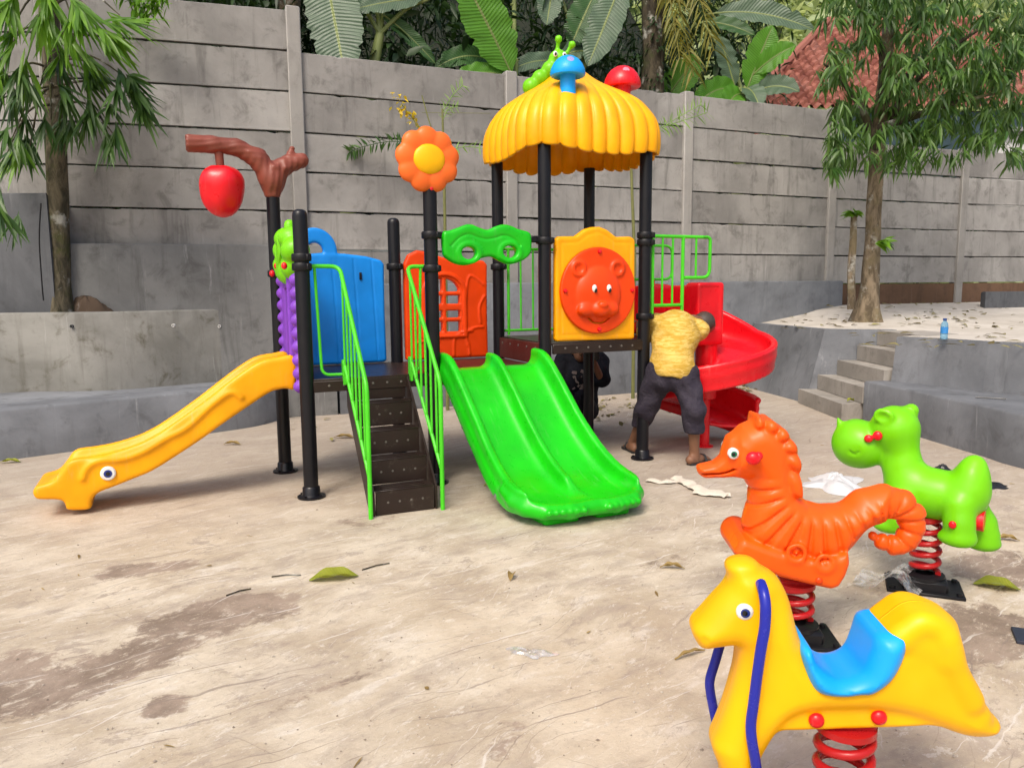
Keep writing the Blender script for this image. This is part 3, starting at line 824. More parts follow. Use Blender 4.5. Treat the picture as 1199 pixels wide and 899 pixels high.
# --- yellow horse
HO, HA = Vector((.918, 2.0, 0)), R_(-5)
horse = thing('spring_rider', 'yellow horse spring rider with a light blue saddle and dark blue handles', 'spring rider', HO, HA, 'animal spring riders')
def hp(cx, cy, off=-.05): return on_plane(HO, HA, 780+cx/2.8616, 640+cy/2.8616, off)
hb = [(238,38),(285,42),(325,58),(365,90),(395,145),(412,200),(425,255),(440,300),(470,350),(510,375),(570,378),(625,365),(660,330),(690,290),(725,255),(760,205),(800,177),(850,172),(900,185),(945,225),(965,280),(970,340),(985,390),(1020,440),(1028,500),(1060,528),(1095,560),(1102,585),(1088,612),(1045,622),(980,616),(900,604),(800,572),(700,557),(600,556),(500,560),(440,572),(400,595),(366,627),(338,665),(312,710),(298,750),(290,800),(280,850),(200,852),(186,800),(180,741),(160,690),(148,642),(163,590),(190,520),(215,440),(230,375),(238,338),(200,343),(132,352),(106,326),(84,280),(85,242),(110,205),(150,155),(190,110),(208,72),(222,46)]
hbp = sm2(contour(hp, hb, lambda q: .045 if q[0] < 960 else .012, -.008), 3)
skirt = [hp(*p, -.07) for p in ((300,560),(700,500),(940,560),(935,608),(800,616),(600,622),(366,629),(330,650))]
def tail_line(pts): return [hp(*p, -.05) for p in pts]
def horse_f(G):
    U, W = G.X[:,:,0], G.Z[0,:,:]
    U = G.X[:,0,:]; W = G.Z[:,0,:]
    d2 = poly2(U, W, hbp)[:,None,:]
    head = np.clip((hp(300,300)[1]-G.Z)/-.12, 0, 1)*np.clip((hp(430,300)[0]-G.X)/.05, 0, 1)
    f = extr(d2, np.abs(G.Y)-(.088-.012*head), .068)
    f = smin(f, extr(poly2(U, W, skirt)[:,None,:], np.abs(G.Y)-.062, .015), .012)
    for pts, r, q in (([(770,300),(800,235),(850,205),(905,225),(935,290),(930,360)], .035, .062), ([(800,250),(880,270),(925,380),(985,480),(1040,560)], .045, .05), ([(925,300),(960,400),(985,450),(1010,500)], .03, .066)):
        P = [(q_[0], q_[1]-(r*1.05 if o_[1] < 300 else 0)) for q_, o_ in zip(tail_line(pts), pts)]; r = r if pts[0][1] != 250 else .034; d, _ = line2(U, W, sm2(P, 4, False)); d = d[:,None,:]
        f = smin(f, np.sqrt(d*d+(np.maximum(np.abs(G.Y)-q, 0))**2)-r, .02)
    for (qx, qy, r_) in ((236,52,.022),(268,50,.020)):
        p_ = hp(qx, qy+10, 0.0); f = smin(f, ell(G, (p_[0],0,p_[1]), (r_*1.5,.05,r_)), .02)
    n = hp(120,300); f = np.maximum(f, -(np.sqrt((G.X-n[0])**2+(G.Z-n[1])**2+((np.abs(G.Y)-.078)*1)**2)-.012))
    mo = tail_line([(100,322),(150,332),(205,318)]); d, _ = line2(U, W, sm2(mo, 4, False)); f = np.maximum(f, -(np.sqrt(d[:,None,:]**2+(np.abs(G.Y)-.076)**2)-.005))
    return np.maximum(f, .03-G.Z)
lo = min(p[0] for p in hbp), max(p[0] for p in hbp); zz = max(p[1] for p in hbp)
hbody = sdf_obj('body', horse_f, (lo[0]-.03,-.13,.0), (lo[1]+.03,.13,zz+.03), .0062, M['lemon'], horse, it=2)
sd = [(437,262),(470,325),(510,345),(560,345),(605,332),(640,300),(662,252),(688,222),(717,216),(747,240),(769,282),(773,340),(750,412),(700,470),(660,488),(610,497),(540,484),(492,442),(460,380),(442,320)]
sdp = sm2(contour(hp, [(x, y+32*min(1, max(0, (y-250)/200))) for x, y in sd], .090, -.028), 4)
def saddle_f(G):
    d2 = poly2(G.X[:,0,:], G.Z[:,0,:], sdp)[:,None,:]
    f = extr(d2, np.abs(G.Y)-.120, .055)
    zc = np.interp(G.X[:,0,0], [hp(440,0)[0], hp(560,0)[0], hp(720,0)[0]], [1, 0, 1]).astype(np.float32)
    return f
sdl = sdf_obj('saddle', saddle_f, (min(p[0] for p in sdp)-.02,-.16,min(p[1] for p in sdp)-.03), (max(p[0] for p in sdp)+.03,.16,max(p[1] for p in sdp)+.03), .0065, M['sky'], horse, it=2)
for px_, py_ in ((505,583),(715,573)):
    s_, z_ = hp(px_, py_, -.07)
    for sg in (-1, 1): MB().ball((s_, sg*.066, z_), (.021,.016,.021), 18, 10).build('bolt', M['red'], horse)
s_, z_ = hp(264,219,-.08); eyeball(horse, s_, -.074, z_, .0225, 'iris_blue'); eyeball(horse, s_, .074, z_, .0225, 'iris_blue', 1)
hpth = [((317,122),.072),((326,150),.105),((333,200),.125),((330,270),.13),((318,340),.13),((305,430),.125),((292,530),.118),((284,590),.112),((286,640),.112),((296,700),.108),((304,752),.098),((306,775),.07)]
for sg in (-1, 1):
    P = []
    for k_, (q, o_) in enumerate(hpth):
        s_, z_ = hp(q[0], q[1], -o_); P.append((s_+(.05-.018*k_ if k_ < 7 else -.07) if sg > 0 else s_, sg*o_, z_))
    if sg > 0: P = [(P[2][0]+.01, .05, P[2][2]+.01)]+P[2:]
    MB().tube(smooth_path(P, 4), .0142, 14).build('handle', M['cobalt'], horse)
zb = hp(600,620)[1]
rider_base(horse, zb-.012, .070, 4.2)

# --- orange seahorse
EO, EA = Vector((1.195, 3.12, 0)), R_(-6)
sea = thing('spring_rider', 'orange seahorse spring rider with a curled tail and red ear handles', 'spring rider', EO, EA, 'animal spring riders')
def ep(cx, cy, off=-.04): return on_plane(EO, EA, 800+cx/2.9975, 460+cy/2.9975, off)
eb = [(238,88),(245,66),(258,66),(270,84),(292,88),(325,108),(355,145),(377,190),(384,240),(384,300),(392,342),(420,367),(470,380),(530,378),(590,360),(650,334),(705,325),(700,438),(665,462),(632,498),(602,535),(582,560),(540,585),(440,600),(330,580),(255,545),(218,505),(206,455),(216,400),(228,350),(230,298),(180,290),(130,296),(85,300),(62,282),(50,256),(62,246),(100,240),(138,216),(150,180),(146,150),(170,128),(192,105),(220,92)]
ebp = contour(ep, eb, .05, 0.0)
tailc = [ep(*p, 0.0) for p in ((640,400),(700,380),(757,388),(799,428),(802,482),(775,524),(733,533),(694,519),(664,500))]
tailr = [.080,.066,.061,.053,.047,.043,.037,.028,.016]
spine = sm2([ep(*p) for p in ((225,130),(260,170),(290,235),(300,310),(325,385),(400,445),(500,450),(590,425),(680,385),(755,385),(793,425),(795,485),(765,525),(720,530),(660,500))], 5, False)
bootp = [ep(x, y, -.12) for x, y in ((178,562),(196,525),(215,512),(300,545),(380,570),(480,590),(582,562),(586,600),(572,642),(548,680),(522,690),(450,674),(350,650),(250,612))]
crest = [ep(*p, .03) for p in ((246,74),(240,100),(290,120),(325,160),(345,210),(350,280),(352,330),(388,338),(384,240),(377,190),(355,145),(325,108),(292,88),(262,80))]
def sea_f(G):
    U, W = G.X[:,0,:], G.Z[:,0,:]
    d2 = poly2(U, W, ebp)[:,None,:]
    f = puff(d2, G.Y, .112, .085)
    # narrow snout
    sn = [ep(*p, 0.0) for p in ((215,245),(150,255),(75,270))]
    t = chain(G, [(p[0],0,p[1]) for p in sn], [.075,.05,.028], .01)
    msk = np.clip((G.X-ep(165,0)[0])/.04, 0, 1)
    f = np.where(msk > .999, f, f*msk+np.maximum(f, np.abs(G.Y)-.052)*(1-msk)); f = smin(f, np.maximum(t, d2-.004), .03)
    ta = None
    for i in range(len(tailc)-1):
        c = cap(G, (tailc[i][0],0,tailc[i][1]), (tailc[i+1][0],0,tailc[i+1][1]), tailr[i], tailr[i+1]); ta = c if ta is None else smin(ta, c, .015)
    f = smin(f, ta, .03)
    dl, sl = line2(U, W, spine)
    gd = np.abs((sl/.047) % 1.0-.5)*.047; rib = 1-np.exp(-(gd/.0075)**2)
    a = np.clip((sl-.20)/.05, 0, 1)
    belly = np.clip(1-(W-ep(300,330)[1])/.3, 0, 1)
    bk, _ = line2(U, W, [ep(*p) for p in ((375,300),(395,350),(430,376),(500,384),(580,366),(650,336),(720,322))]); a = a*np.clip((bk-.045)/.05, 0, 1)
    f = f-((rib-.75)*.010*a)[:,None,:]
    c2 = poly2(U, W, crest)[:,None,:]
    ang = np.arctan2(W-ep(262,205)[1], U-ep(262,205)[0])[:,None,:]
    f = smin(f, extr(c2, np.abs(G.Y)-.086-.018*np.abs(np.sin(ang*6.5))**.6, .02)-.008*np.abs(np.sin(ang*6.5)), .012)
    f = smin(f, ell(G, (ep(262,205)[0],0,ep(262,205)[1]), (.085,.098,.085)), .02)
    f = smin(f, ell(G, (ep(185,210)[0],0,ep(185,210)[1]), (.05,.084,.055)), .03)
    # smooth saddle band on the top of the back
    bt = extr(poly2(U, W, bootp)[:,None,:], np.abs(G.Y)-.135, .03)
    f = smin(f, bt, .015)
    for q, r in (((400,565),.034),((500,600),.032)):
        p = ep(q[0], q[1], -.14); rr = np.sqrt((G.X-p[0])**2+(G.Z-p[1])**2)
        f = smin(f, np.sqrt((rr-r)**2+(np.abs(G.Y)-.131)**2)-.008, .02); f = smin(f, ell(G, (p[0],p[1]*0-.0,p[1]), (r*.5,.137,r*.5)), .012)
    fp = ep(182,490,.11)
    f = smin(f, cap(G, (fp[0]+.03,.03,fp[1]-.03), (fp[0]+.005,.15,fp[1]), .06, .062), .02)
    f = smin(f, cap(G, (ep(520,560)[0],.03,ep(520,560)[1]), (ep(540,560)[0],.16,ep(540,560)[1]), .05, .05), .02)
    mo = [ep(*p) for p in ((70,285),(110,284),(150,278),(180,262))]; d, _ = line2(U, W, mo); f = np.maximum(f, -(np.maximum(np.sqrt(d[:,None,:]**2)-.004, .02-np.abs(G.Y))))
    return f
sbody = sdf_obj('body', sea_f, (ep(40,0)[0]-.04,-.19,ep(0,700)[1]-.02), (ep(860,0)[0]+.03,.25,ep(0,50)[1]+.02), .0062, M['tangerine'], sea, it=1)
s_, z_ = ep(177,213,-.085); eyeball(sea, s_, -.083, z_, .0225, 'iris_green'); eyeball(sea, s_, .083, z_, .0225, 'iris_green', 1)
s_, z_ = ep(247,226,-.13)
for sg in (-1, 1):
    b = MB(); b.tube([(s_,sg*.06,z_),(s_-.004,sg*.15,z_)], [.017,.019], 14); b.ball((s_-.006,sg*.155,z_+.002), (.030,.022,.027), 16, 10); b.ball((s_+.014,sg*.15,z_+.010), (.018,.02,.018), 14, 8); b.build('handle', M['red'], sea)
for q in ((478,660),):
    p = ep(q[0], q[1], -.14); MB().ball((p[0],-.134,p[1]), (.015,.01,.015), 14, 8).build('bolt', M['orange'], sea)
zb = ep(440,668,0)[1]
rider_base(sea, zb-.005, .066, 4.4)

# --- green hippo
GO, GA = Vector((2.035, 3.66, 0)), R_(-38)
hip = thing('spring_rider', 'lime green hippo spring rider with a big round muzzle and red pegs', 'spring rider', GO, GA, 'animal spring riders')
def gp(cx, cy, off=0.0):
    s_, z_ = on_plane(GO, GA, 800+cx/2.9975, 460+cy/2.9975, off); return (s_, off, z_)
UH = .00136
def hippo_f(G):
    E = lambda q, r, off=0.: ell(G, gp(q[0], q[1], off), tuple(v*UH for v in r))
    f = E((608,176), (88,88,92))
    f = smin(f, E((640,185), (80,84,80)), .03)
    f = smin(f, E((742,128), (86,82,88)), .02)
    f = smin(f, chain(G, [gp(762,190), gp(770,260), gp(800,330)], [.085,.088,.105], .03), .03)
    f = smin(f, chain(G, [gp(800,335), gp(870,352), gp(960,365)], [.118,.118,.120], .03), .04)
    f = smin(f, E((1012,300), (56,70,72)), .03)
    f = smin(f, E((1000,345), (70,85,80)), .03)
    f = smin(f, cap(G, gp(1025,250), gp(1020,280), .042, .05), .03)
    for off, ox in ((-.095, 0), (.10, 78)):                    # hind legs
        f = smin(f, chain(G, [gp(965+ox*.5,395,off*.8), gp(968+ox,455,off*1.05), gp(972+ox*1.1,498,off*1.1)], [.078,.064,.066], .02), .022)
        f = smin(f, ell(G, (gp(968+ox*1.15,508,off*1.1)[0]-.01, off*1.1, gp(965,510,off*1.1)[2]), (.082,.064,.040)), .022)
        f = smax(f, gp(965,533,off)[2]-G.Z, .012) if off < 0 else f
    for off in (-.095, .10):                                   # front legs
        f = smin(f, chain(G, [gp(775,380,off*.8), gp(752,440,off*1.05)], [.072,.058], .02), .03)
        f = smin(f, ell(G, (gp(730,462,off)[0]-.01, off*1.05, gp(730,465,off)[2]), (.075,.055,.038)), .025)
    for off in (-.098, .098):                                   # ears
        a = gp(704,86,off); f = smin(f, ell(G, (a[0],a[1],a[2]+.008), (.050,.020,.040)), .012)
        f = smax(f, -ell(G, (a[0]-.006, a[1]+(-.016 if off < 0 else .016), a[2]), (.034,.015,.025)), .01)
    f = smin(f, E((800,62), (26,26,26), .03), .02)
    f = smin(f, cap(G, gp(553,112,-.02), gp(542,86,-.03), .020, .006), .015)
    f = smin(f, cap(G, gp(560,116,.06), gp(549,94,.07), .018, .006), .015)
    a = gp(600,215,-.115); f = np.maximum(f, -(np.sqrt((np.sqrt((G.X-a[0])**2+(G.Z-a[2]-.02)**2)-.02)**2*np.where(G.Z < a[2]+.02, 1, 50)+(G.Y-a[1])**2)-.005))
    a = gp(905,342,-.15)
    return f
sdf_obj('body', hippo_f, (gp(510,0)[0]-.03,-.24,gp(0,560)[2]-.02), (gp(1110,0)[0]+.16,.26,gp(0,20)[2]+.10), .0085, M['lime'], hip, it=2)
b = MB(); a = Vector(gp(650,160,-.112)); c = Vector(gp(682,150,-.112))
b.ball(a, (.021,.016,.020), 16, 10); b.ball(c, (.023,.016,.024), 16, 10); b.tube([a, c], .011, 10)
b.build('handle', M['red'], hip)
b = MB(); a2 = a.copy(); a2.y = .112; c2 = c.copy(); c2.y = .112; b.ball(a2, .02, 16, 10); b.ball(c2, .022, 16, 10); b.tube([a2, c2], .011, 10); b.build('handle', M['red'], hip)
a = gp(945,462,-.17); MB().ball((a[0],-.172,a[2]), (.017,.012,.019), 14, 8).build('bolt', M['red'], hip)
a = gp(1040,447,-.01); MB().lathe([(.001,-.02),(.05,-.02),(.05,.02),(.001,.022)], a, 20, Matrix.Rotation(R_(90),3,'Y')).build('leg_pad', M['red'], hip)
zb = gp(868,430)[2]
rider_base(hip, zb-.01, .060, 4.2, R_(15))
b = MB()
N = 14; film = []
for i in range(N+1):
    for j in range(7):
        u, v = i/N-.5, j/6-.5
        film.append((-.14+u*.30, -.10+v*.24, .018+.075*math.exp(-((u-.15)**2)*18)+.012*math.sin(9*u+5*v)*math.cos(7*v)))
Fc = [(i*7+j, (i+1)*7+j, (i+1)*7+j+1, i*7+j+1) for i in range(N) for j in range(6)]
t = NT('clear plastic film'); tr = t.n('ShaderNodeBsdfTransparent'); gl = t.n('ShaderNodeBsdfGlossy', i_Roughness=.12, i_Color=(.9,.9,.9,1)); df = t.n('ShaderNodeBsdfDiffuse', i_Color=(.75,.75,.75,1))
v = t.coord(); nz = t.noise(v, 16, 4, .6, .5)
mx = t.n('ShaderNodeMixShader', i_Fac=t.ramp(nz, .35, .75, .05, .6)); t.t.links.new(tr.outputs[0], mx.inputs[1]); t.t.links.new(df.outputs[0], mx.inputs[2])
mx2 = t.n('ShaderNodeMixShader', i_Fac=.18); t.t.links.new(mx.outputs[0], mx2.inputs[1]); t.t.links.new(gl.outputs[0], mx2.inputs[2])
M['film'] = t.done(mx2.outputs[0])
obj('plastic_film', film, Fc, M['film'], hip)

# ------------------------------------------------------------------ people
def skinmat(name, c):
    t = NT(name); v = t.coord(); n = t.noise(v, 30, 4); col = t.mix(n, c4([x*.8 for x in c]), c4(c)); return t.done(t.bsdf(col, .55, t.bump(n, .1, .003), .4))
M['skin'] = skinmat('brown skin', (.22,.105,.06)); M['hair'] = skinmat('greying short hair', (.065,.048,.038))
def cloth(name, c1, c2, sc=(40,40,14), amt=.6):
    t = NT(name); v = t.coord(); w = t.mapping(v, scale=sc)
    n = t.noise(w, 1.0, 5, .6, .8); f = t.noise(v, 16, 3, .55, 1.2)
    col = t.mix(t.ramp(n, .40, .62), c4(c1), c4(c2))
    return t.done(t.bsdf(col, .85, t.bump(f, amt, .03), .2))
M['shirt'] = cloth('yellow patterned shirt', (.50,.31,.045), (.66,.46,.13), (11,11,50), .35)
M['trousers'] = cloth('dark violet grey trousers', (.030,.025,.038), (.042,.036,.050), (10,10,10), .5)
M['tee'] = cloth('black t-shirt', (.010,.011,.017), (.016,.017,.024), (10,10,10), .5)
M['jeans'] = cloth('black jeans', (.010,.010,.014), (.02,.02,.026))
M['sandal'] = flat('black rubber sandal', (.02,.02,.022), .6)

def fingers(f, G, palm, fwd, side, r=.0085, L=.075):
    palm, fwd, side = Vector(palm), Vector(fwd).normalized(), Vector(side).normalized()
    dn = fwd.cross(side)
    for i, l in enumerate((.88,1.0,.93,.74)):
        a = palm+side*(.032-.021*i)+fwd*.035
        b_ = a+fwd*L*.5*l; c_ = b_+(fwd*.6+dn*.8).normalized()*L*.5*l
        f = smin(f, chain(G, [a,b_,c_], [r,r*.95,r*.8], .004), .006)
    a = palm+side*.03-fwd*.02
    f = smin(f, chain(G, [a, a+side*.03+fwd*.02, a+side*.035+fwd*.05], [r*1.15,r*1.05,r*.85], .004), .01)
    return f

# man bending at the foot of the spiral slide, seen from behind
mo_ = Vector((1.36, 6.55, 0)); man = thing('person', 'person in yellow shirt and dark trousers bending towards the red spiral slide', 'person', mo_)
D = lambda x, y, Y: dep(x, y, Y)-mo_
rank, rkn, rhip = D(813,531,6.36), D(812,480,6.28), D(803,443,6.42)
lank, lkn, lhip = D(741,517,6.86), D(757,478,6.58), D(771,441,6.48)
pel = D(787,430,6.46); che = D(791,393,6.62); lsh, rsh = D(768,379,6.72), D(817,386,6.68); nek = D(811,376,6.82); hed = D(824,379,6.94)
lel, lha = D(752,394,6.78), D(748,380,6.96); rel, rha = D(803,404,6.92), D(812,400,7.06)
def man_body(G):
    f = chain(G, [rhip,rkn,rank], [.085,.058,.040], .03)
    f = smin(f, chain(G, [lhip,lkn,lank], [.085,.058,.040], .03), .03)
    f = smin(f, chain(G, [pel,che,(lsh+rsh)/2], [.13,.14,.10], .05), .05)
    f = smin(f, chain(G, [lsh,lel,lha], [.058,.044,.030], .02), .03); f = smin(f, chain(G, [rsh,rel,rha], [.058,.044,.030], .02), .03)
    f = smin(f, chain(G, [(lsh+rsh)/2,nek,hed], [.07,.055,.06], .02), .03)
    f = smin(f, ell(G, hed, (.098,.10,.098)), .02)
    f = smin(f, ell(G, hed+Vector((.03,.05,-.035)), (.06,.07,.06)), .03)                    # jaw and face, turned away
    f = smin(f, ell(G, hed+Vector((.045,.118,-.02)), (.014,.02,.018)), .015)
    for s_ in (-1, 1): f = smin(f, ell(G, hed+Vector((s_*.097,.01,-.012)), (.013,.025,.034)), .01)
    for an, dx in ((rank, Vector((.12,.10,0))), (lank, Vector((-.03,.14,0)))):
        h = Vector((an.x,an.y,.045)); f = smin(f, chain(G, [h-dx*.35, h+dx*.4+Vector((0,0,-.004)), h+dx*1.05+Vector((0,0,-.018))], [.040,.036,.026], .02), .02)
        f = smin(f, cap(G, an, h, .038, .038), .02)
        sd_ = Vector((-dx.y,dx.x,0)).normalized()
        for q in range(5):
            a = h+dx*1.15+sd_*(.028-.014*q)+Vector((0,0,-.022)); f = smin(f, ell(G, a, (.013,.013,.011)), .006)
    f = fingers(f, G, lha, Vector((0,.8,.5)), Vector((1,0,0))); f = fingers(f, G, rha, Vector((.2,.9,.1)), Vector((-1,.2,0)))
    return f
sdf_obj('body', man_body, (-.62,-.45,-.01), (.62,.62,1.42), .0125, M['skin'], man, it=1)
def man_shirt(G):
    hem = D(788,436,6.42)
    f = chain(G, [hem+Vector((0,.0,.015)),pel+Vector((0,.02,.05)),che,(lsh+rsh)/2], [.172,.172,.190,.145], .05)
    f = smin(f, cap(G, lsh, rsh, .098), .05)
    f = smin(f, chain(G, [lsh,lsh.lerp(lel,.75)], [.085,.082], .02), .03); f = smin(f, chain(G, [rsh,rsh.lerp(rel,.75)], [.085,.080], .02), .03)
    f = smin(f, cap(G, hem+Vector((.13,-.02,.02)), hem+Vector((.17,.0,-.045)), .05, .035), .04)
    f = f+.005*np.sin(G.Z*30+4*np.sin(G.X*6+1)+G.X*7)+.003*np.sin(G.X*17+G.Z*13)
    return smax(f, (hem.z-.03-.05*np.clip((G.X-hem.x)/.15,-.2,1))-G.Z, .015)
sdf_obj('shirt', man_shirt, (-.42,-.36,.55), (.45,.45,1.40), .011, M['shirt'], man, it=1)
def man_pants(G):
    f = chain(G, [rhip,rkn,rkn.lerp(rank,.42)], [.122,.096,.086], .03)
    f = smin(f, chain(G, [lhip,lkn,lkn.lerp(lank,.42)], [.122,.096,.084], .03), .05)
    f = smin(f, cap(G, pel+Vector((-.03,0,-.02)), pel+Vector((.03,0,-.02)), .152), .07)
    f = smin(f, ell(G, lhip.lerp(rhip,.25)+Vector((0,-.05,0)), (.12,.12,.12)), .04); f = smin(f, ell(G, rhip.lerp(lhip,.2)+Vector((0,-.05,0)), (.12,.12,.12)), .04)
    f = f+.006*np.sin(G.Z*36+5*np.sin(G.X*11)+G.X*15)
    f = smax(f, G.Z-(pel.z+.07), .02)
    zc = np.where(G.X > .06, rkn.lerp(rank,.52).z, lkn.lerp(lank,.52).z)
    return smax(f, zc-G.Z, .01)
sdf_obj('trousers', man_pants, (-.6,-.45,.12), (.45,.5,1.0), .0115, M['trousers'], man, it=1)
def man_hair(G):
    f = ell(G, hed+Vector((-.002,-.006,.012)), (.1015,.1035,.101))
    return smax(f, -((G.Z-hed.z)*1.0-(G.Y-hed.y)*.55+.015), .015)
sdf_obj('hair', man_hair, (hed.x-.16,hed.y-.16,hed.z-.16), (hed.x+.16,hed.y+.16,hed.z+.16), .009, M['hair'], man)
for an, dx in ((rank, Vector((.12,.10,0))), (lank, Vector((-.03,.14,0)))):
    b = MB(); a = math.atan2(dx.y, dx.x); P = [(-.10,-.032),(-.105,0),(-.10,.032),(0,.036),(.10,.048),(.15,.04),(.165,.0),(.15,-.036),(.10,-.044),(0,-.034)]
    P = [Vector((an.x,an.y,0))+dx*.25+Vector((x*math.cos(a)-y*math.sin(a), x*math.sin(a)+y*math.cos(a), 0)) for x, y in sm2(P, 3)]
    b.slab([(p.x,p.y) for p in P], .001, .020); q = Vector((an.x,an.y,0))+dx*.72; sd_ = Vector((-dx.y,dx.x,0)).normalized()
    b.tube([q+sd_*.045+Vector((0,0,.018)), q+sd_*.02+Vector((0,0,.066)), q-sd_*.02+Vector((0,0,.066)), q-sd_*.045+Vector((0,0,.018))], .011, 8)
    b.build('sandal', M['sandal'], man)

# second person squatting under the high deck, phone held up to the face
so_ = Vector((.70, 7.86, 0)); sq = thing('person', 'person in black t-shirt squatting under the tower with a phone before the face', 'person', so_)
D = lambda x, y, Y: dep(x, y, Y)-so_
pel = D(680,480,7.98); che = D(681,440,7.9); lsh, rsh = D(659,421,7.92), D(703,422,7.9); nek = D(681,413,7.88); hed = D(679,413,7.80)
lkn, rkn = D(661,462,7.62), D(682,466,7.60); lank, rank = Vector((D(663,505,7.78).x,-.10,.07)), Vector((D(681,505,7.78).x,-.10,.07))
rel, rha = D(705,447,7.74), D(696,425,7.66); lel, lha = D(654,448,7.85), D(663,460,7.66)
def sq_body(G):
    f = chain(G, [pel+Vector((-.08,0,0)),lkn,lank], [.085,.06,.042], .02); f = smin(f, chain(G, [pel+Vector((.08,0,0)),rkn,rank], [.085,.06,.042], .02), .03)
    f = smin(f, chain(G, [pel,che,(lsh+rsh)/2], [.12,.13,.09], .05), .05)
    f = smin(f, chain(G, [lsh,lel,lha], [.055,.042,.028], .02), .03); f = smin(f, chain(G, [rsh,rel,rha], [.055,.042,.030], .02), .03)
    f = smin(f, chain(G, [(lsh+rsh)/2,nek,hed], [.06,.052,.06], .02), .03)
    f = smin(f, ell(G, hed+Vector((0,.02,.04)), (.080,.098,.092)), .02); f = smin(f, ell(G, hed+Vector((0,-.03,-.03)), (.056,.055,.06)), .03)
    f = smin(f, cap(G, hed+Vector((0,-.088,.035)), hed+Vector((0,-.100,.002)), .011, .018), .012)
    for s_ in (-1, 1):
        f = smin(f, ell(G, hed+Vector((s_*.080,.02,.012)), (.012,.022,.032)), .01)
        f = smax(f, -ell(G, hed+Vector((s_*.032,-.096,.035)), (.018,.02,.010)), .012)
        f = smin(f, ell(G, hed+Vector((s_*.032,-.072,.033)), (.013,.012,.012)), .004)
    f = smin(f, ell(G, hed+Vector((0,-.078,-.036)), (.026,.014,.008)), .008)
    for an in (lank, rank):
        f = smin(f, chain(G, [an+Vector((0,.02,-.03)), an+Vector((0,-.1,-.035)), an+Vector((0,-.17,-.045))], [.04,.036,.024], .02), .02)
    f = fingers(f, G, rha, Vector((-.35,-.25,.9)), Vector((-.8,.4,0))); f = fingers(f, G, lha, Vector((.3,-.8,-.4)), Vector((.8,.2,0)))
    return f
sdf_obj('body', sq_body, (-.38,-.42,-.01), (.34,.36,1.1), .0105, M['skin'], sq, it=1)
def sq_tee(G):
    f = chain(G, [pel+Vector((0,0,.03)),che,(lsh+rsh)/2+Vector((0,0,-.02))], [.175,.180,.125], .05); f = smin(f, cap(G, lsh, rsh, .082), .05)
    f = smin(f, chain(G, [lsh,lsh.lerp(lel,.8)], [.082,.085], .02), .03); f = smin(f, chain(G, [rsh,rsh.lerp(rel,.85)], [.082,.088], .02), .03)
    f = f+.006*np.sin(G.Z*34+5*np.sin(G.X*9)+G.X*10)
    f = smax(f, -(cap(G, nek+Vector((0,-.02,.0)), hed, .066, .075)), .01)
    return smax(f, pel.z-.04-G.Z, .015)
tee = sdf_obj('t_shirt', sq_tee, (-.4,-.38,.1), (.36,.4,1.0), .011, M['tee'], sq, it=1)
def sq_jeans(G):
    f = chain(G, [pel+Vector((-.08,0,0)),lkn,lank+Vector((0,0,.04))], [.11,.084,.062], .02); f = smin(f, chain(G, [pel+Vector((.08,0,0)),rkn,rank+Vector((0,0,.04))], [.11,.084,.062], .02), .03)
    f = smin(f, ell(G, pel, (.16,.15,.13)), .05); return smax(f, .075-G.Z, .01)
sdf_obj('jeans', sq_jeans, (-.36,-.45,.02), (.34,.34,.75), .011, M['jeans'], sq, it=1)
sdf_obj('hair', lambda G: smax(ell(G, hed+Vector((0,.028,.055)), (.092,.105,.095)), -(G.Z-hed.z-.03+(G.Y-hed.y+.03)*.9), .01), (hed.x-.15,hed.y-.15,hed.z-.1), (hed.x+.15,hed.y+.18,hed.z+.2), .009, M['hair'], sq)
MB().box(rha+Vector((-.03,-.04,.075)), (.075,.006,.04), R_(4), b=.004).build('phone', M['ink'], sq)
b = MB()
M['print'] = flat('pale shirt print', (.30,.25,.24), .8)
rr = random.Random(3)
cc = che+Vector((-.035,-.197,.0))
for q in range(30):
    x, z = rr.uniform(-.07,.07), rr.uniform(-.11,.08); b.box(cc+Vector((x,.012+abs(x)*.15,z)), (rr.uniform(.006,.018),.004,rr.uniform(.005,.016)), M=Matrix.Rotation(rr.uniform(-1,1),3,'Y'))
b.build('shirt_print', M['print'], tee)
for an in (lank, rank): MB().slab([(an.x+x, an.y+y) for x, y in sm2([(-.035,.06),(.035,.06),(.045,-.1),(.03,-.19),(-.03,-.19),(-.045,-.1)], 3)], .001, .022).build('sandal', M['sandal'], sq)
